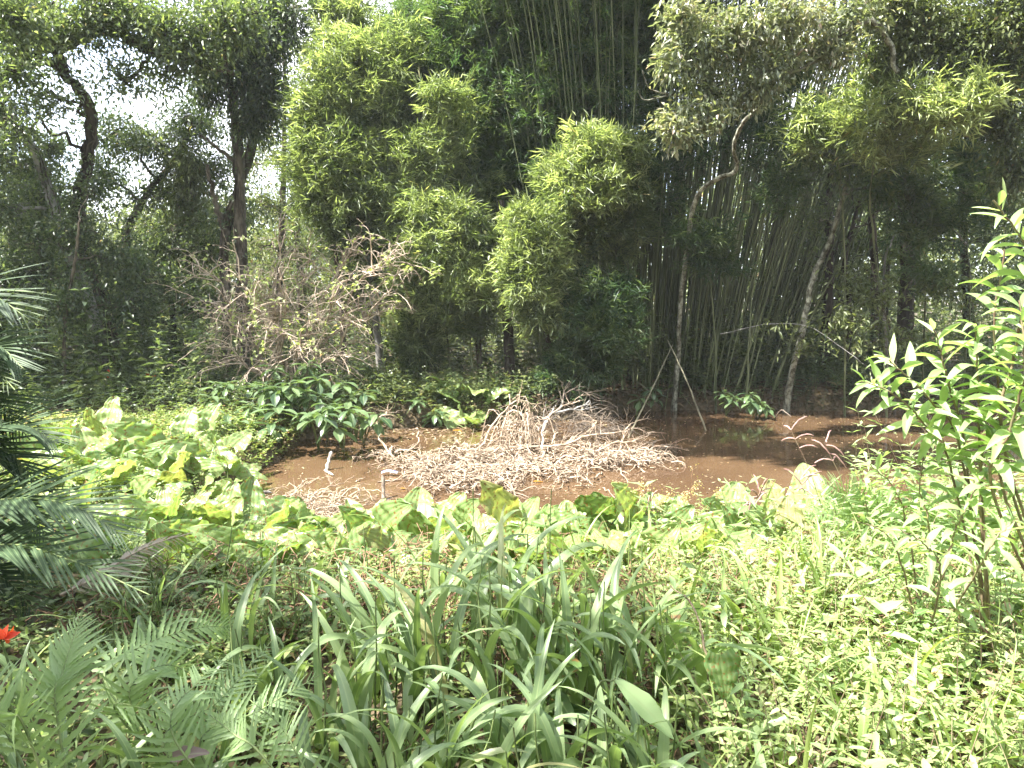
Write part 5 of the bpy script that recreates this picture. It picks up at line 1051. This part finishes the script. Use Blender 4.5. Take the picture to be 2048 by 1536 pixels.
fern('large fern with an upright frond at the lower left corner', b, [([P(115, 1440, 1.55), P(128, 1340, 1.6), P(165, 1225, 1.7)], 34, .13), ([P(60, 1480, 1.4), P(30, 1440, 1.4), P(70, 1430, 1.5)], 22, .09), ([P(30, 1500, 1.45), P(-30, 1400, 1.5), P(-60, 1330, 1.6)], 24, .12)])
b = np.array([-.62, 1.75, .40])
fern('fern with fronds slanting up to the right before the grass', b, [([P(330, 1500, 1.8), P(440, 1400, 1.95), P(545, 1280, 2.2)], 30, .12), ([P(350, 1480, 1.75), P(400, 1360, 1.9), P(470, 1310, 2.1)], 26, .10), ([P(400, 1500, 1.8), P(520, 1420, 1.9), P(640, 1350, 2.0)], 26, .11)])
b = np.array([-1.1, 2.1, .38])
fern('fern with a long frond bending over towards the big round leaf', b, [([P(210, 1360, 2.2), P(290, 1290, 2.4), P(400, 1255, 2.6), P(480, 1255, 2.7)], 32, .15), ([P(260, 1400, 2.0), P(330, 1330, 2.1), P(420, 1370, 2.2)], 24, .12), ([P(230, 1420, 2.0), P(300, 1420, 2.0), P(380, 1440, 1.95)], 22, .10)])
b = np.array([-.35, 1.6, .40])
fern('low fern at the bottom edge beside the grass clump', b, [([P(540, 1530, 1.6), P(470, 1470, 1.65), P(420, 1430, 1.7)], 22, .09), ([P(600, 1520, 1.65), P(560, 1450, 1.75), P(500, 1400, 1.85)], 24, .10)])
b = np.array([2.4, 4.3, .38])
root = thing('fern', 'sunlit fern between the seed heads and the lance-leaved shrub', 'fern', b, GF)
for e in ((1640, 960), (1700, 955), (1610, 1030), (1760, 980)):
    frond(root, [b, (b + P(*e, 4.2)) / 2 + [0, 0, .12], P(*e, 4.1)], 24, .16, FERN, 'stem_green')

palm = thing('dark_palm', 'dark shaded palm with feather fronds coming in at the left edge', 'palm', (-3.5, 3.6, .36))
pb_ = np.array([-3.5, 3.6, .5])
PF = (([P(-200, 1000, 3.5), P(-60, 880, 3.3), P(40, 850, 3.2), P(120, 890, 3.1)], 34, .5), ([P(-200, 900, 3.5), P(-80, 720, 3.4), P(-10, 690, 3.3), P(50, 740, 3.2)], 30, .5), ([P(-150, 1050, 3.3), P(0, 1000, 3.1), P(140, 1010, 2.9), P(260, 1080, 2.8)], 30, .52),
      ([P(-150, 1150, 3.2), P(0, 1090, 3.0), P(140, 1120, 2.8), P(300, 1190, 2.6)], 28, .46), ([P(-200, 800, 3.6), P(-100, 600, 3.5), P(-20, 590, 3.4), P(60, 640, 3.3)], 22, .5))
PF += tuple(([P(-200, y0 + 60, 3.7), P(-90, y0 - 40, 3.5), P(-10 + dx, y0 - 20, 3.4), P(60 + dx, y0 + 60, 3.2)], 34, .5) for y0, dx in ((720, -30), (820, 0), (930, 30), (1020, 40), (1100, 30), (1180, 20), (880, -50), (1060, -40)))
for k_, (pts, n, l) in enumerate(PF):
    frond(palm, [pb_] + pts, n, l, PALM, 'stem_green', .008, lambda t: (math.sin(math.pi * min(1, t * .75 + .22))) ** .8, .55, 'frond', vlift=.12, upv=(0, -.5, .8), single=k_ < 4)
o = frond(palm, [P(120, 1190, 3.4), P(200, 1150, 3.5), P(290, 1095, 3.7), P(385, 1065, 3.9)], 26, .2, PALMDRY, 'twig_dead', .008, None, .9, 'frond', vlift=-.35); o['label'] = 'dry bleached frond'

# ------------------------------------------------------------------ lance-leaved shrub, right
def lance_stem(root, pts, n, L, r=.006, fr=.25, mat='stem_purple'):
    p = smooth_path(pts, 40, .002); g = Geo(); tubes(g, p[None], np.linspace(r, r * .45, 40)[None], 6, np.array([.5])); g.build('stem', M[mat], root)
    T = unit(np.gradient(p, axis=0)); a0 = random.random() * 6.28
    for i in range(n):
        t = fr + (1 - fr) * (i + .5) / n; j = min(39, int(t * 39)); a = a0 + i * 2.4; d = T[j]
        A = unit(np.cross(d, [.3, .9, .1])); B = np.cross(d, A); out = A * math.cos(a) + B * math.sin(a)
        el = .35 + 1.1 * max(0, t - .75) * 3; dv = out + d * el + np.array([0, 0, .15])
        l = L * random.uniform(.75, 1.15) * (1 if t < .85 else .55 + (1 - t) * 2.5)
        put('leaf', random.choice(LANCE), root, orient(p[j], dv, (random.gauss(0, .25), random.gauss(-.1, .25), 1), l))
sh1 = thing('lance_leaved_shrub', 'tallest lance-leaved shrub at the right edge, pale leaves above the dark pond', 'shrub', (2.55, 2.7, .36), 'lance-leaved shrubs')
B1 = np.array([2.5, 2.75, .36])
for pts, n, L in (([P(2010, 900, 2.7), P(2030, 700, 2.65), P(2060, 520, 2.6), P(1985, 400, 2.55)], 34, .24), ([P(2000, 950, 2.7), P(2060, 800, 2.6), P(2110, 600, 2.6)], 22, .23), ([P(1990, 1000, 2.7), P(2020, 860, 2.6), P(2050, 740, 2.5), P(2040, 600, 2.5)], 26, .22), ([P(2030, 1000, 2.8), P(2000, 800, 2.8), P(1990, 640, 2.75), P(2010, 500, 2.7)], 28, .22)):
    lance_stem(sh1, [B1] + pts, int(n * 1.1), L * .88, .007, .25)
sh2 = thing('lance_leaved_shrub', 'middle lance-leaved shrub with three fanned tips over the shaded water', 'shrub', (2.2, 2.9, .36), 'lance-leaved shrubs')
B2 = np.array([2.2, 2.9, .36])
for pts, n, L in (([P(1930, 900, 2.9), P(1900, 780, 2.85), P(1868, 650, 2.8)], 24, .21), ([P(1960, 900, 2.8), P(1955, 760, 2.8), P(1950, 645, 2.75)], 22, .21), ([P(1900, 930, 2.9), P(1850, 850, 2.85), P(1790, 790, 2.8), P(1722, 762, 2.8)], 24, .19), ([P(1920, 900, 2.9), P(1860, 800, 2.85), P(1800, 740, 2.8), P(1770, 715, 2.8)], 18, .19), ([P(1960, 960, 2.8), P(2000, 850, 2.7), P(2010, 760, 2.7)], 16, .2)):
    lance_stem(sh2, [B2] + pts, int(n * 1.45), L * .88, .006, .15)
sh3 = thing('lance_leaved_shrub', 'low lance-leaved shrub spreading at knee height below the middle one', 'shrub', (1.9, 3.0, .36), 'lance-leaved shrubs')
B3 = np.array([1.95, 3.0, .36])
for pts, n, L in (([P(1820, 1080, 3), P(1790, 980, 3), P(1740, 930, 2.95)], 16, .17), ([P(1860, 1080, 2.9), P(1840, 980, 2.9), P(1850, 900, 2.85)], 16, .18), ([P(1900, 1100, 2.8), P(1930, 1020, 2.75), P(1960, 960, 2.7)], 16, .19), ([P(1880, 1150, 2.6), P(1850, 1090, 2.5), P(1800, 1060, 2.5)], 12, .14), ([P(1950, 1150, 2.6), P(1990, 1080, 2.5), P(2030, 1040, 2.5)], 14, .17), ([P(1800, 1120, 2.9), P(1760, 1060, 2.9), P(1700, 1040, 2.9)], 12, .14)):
    lance_stem(sh3, [B3] + pts, int(n * 1.4), L * .9, .005, .1)
sh4 = thing('broad_leaved_weed', 'leafy weed with one large mottled hanging leaf in the pale weeds', 'weed', (.72, 2.1, .36))
lance_stem(sh4, [np.array([.85, 2.15, .36]), P(1420, 1330, 2.2), P(1390, 1220, 2.3), P(1340, 1170, 2.4)], 7, .13, .006)
put('leaf', ARUM[2], sh4, orient(P(1440, 1310, 2.15), (.1, -.35, -1), (0, -1, .3), .15), label='large mottled leaf hanging down')
one_leaf('broad_leaf', 'long pale green leaf slanting at the foot of the big grass clump', P(1230, 1360, 1.95), .24, .085, 'lance_leaf', (.8, -.35, -.55), (.2, -.5, 1), .3, .1)
g = Geo(); p = smooth_path([P(1150, 1460, 2.0) * [1, 1, 0] + [0, 0, .34], P(1190, 1390, 1.97), P(1230, 1360, 1.95)], 10); tubes(g, p[None], np.full((1, 10), .0035), 5); g.build('stalk', M['stem_green'], bpy.data.objects['broad_leaf'])

# ------------------------------------------------------------------ flowers
for px, py, Y, s, n, lab in ((8, 1278, 2.3, .05, 9, 'orange-red flower at the left edge above the ferns'), (215, 748, 11.5, .09, 7, 'red flower under the dark tree'), (300, 752, 11.6, .09, 6, 'smaller red flower right of the one under the dark tree'), (655, 762, 11.4, .06, 5, 'dull red flower under the bare bush')):
    c = P(px, py, Y); f = c * 1.0; f[2] = gz(f[0], f[1]); root = thing('red_flower', lab, 'flower', f, 'red flowers')
    g = Geo(); tubes(g, smooth_path([f, (f + c) / 2, c], 8, .01)[None], np.full((1, 8), .005), 4); g.build('stalk', M['stem_green'], root)
    D = rdir(n, .2); N = rdir(n)
    for i in range(n):
        g = Geo(); leaves8(g, c[None], D[i:i + 1], N[i:i + 1], s, s * .6, np.array([random.random()])); g.build('petal', M['red_petal'], root)

# ------------------------------------------------------------------ the tree whose boughs shade the camera's side
st = thing('overhanging_tree', 'large tree behind the viewer whose boughs shade the ferns and tall grass', 'tree', (-6.2, -3.2, .3))
g = Geo(); p = smooth_path([(-6.2, -3.2, .2), (-6.0, -2.8, 2.5), (-5.4, -1.6, 5), (-4.6, .2, 7)], 20, .02); tubes(g, p[None], np.linspace(.3, .12, 20)[None], 10, np.array([.5])); g.build('trunk', M['bark_mid'], st)
gb, gl = Geo(), Geo(); n = 900
e = np.stack([rng.uniform(-8.6, -1.6, n), rng.uniform(-2.2, 3.6, n), rng.uniform(5.6, 7.8, n)], -1)
q = e[:, :2] + SUN[None, :2] / SUN[2] * (6 - e[:, 2:3])
gx = q[:, 0] - SUN[0] / SUN[2] * 5.1; gy = q[:, 1] - SUN[1] / SUN[2] * 5.1      # where its shadow falls at plant height
keep = (gx < .75 + .25 * np.sin(gy * 3) + (gy - 2.4) * -.1) & (gy < 3.6 + .5 * np.sin(gx * 2.3)) & (rng.random(n) < .9)
keep |= (gx < -2.6) & (gy < 4.6); e = e[keep]
spray_leaves(gl, e, rdir(len(e)), 12, .17, .065, -.3, .3); a = p[rng.integers(12, 20, len(e[::12]))]; tubes(gb, twig_paths(a, e[::12], 8, .08, .03), np.linspace(.04, .006, 8)[None], 4)
gb.build('branches', M['bark_mid'], st, kind='stuff'); gl.build('crown', M['tree_leaf'], st, False, kind='stuff')
import sys; print('tris', sum(sum(len(p.vertices) - 2 for p in m.polygons) if len(m.polygons) < 5 else len(m.loops) - 2 * len(m.polygons) for m in bpy.data.meshes), 'objs', len(bpy.data.objects), file=sys.stderr)
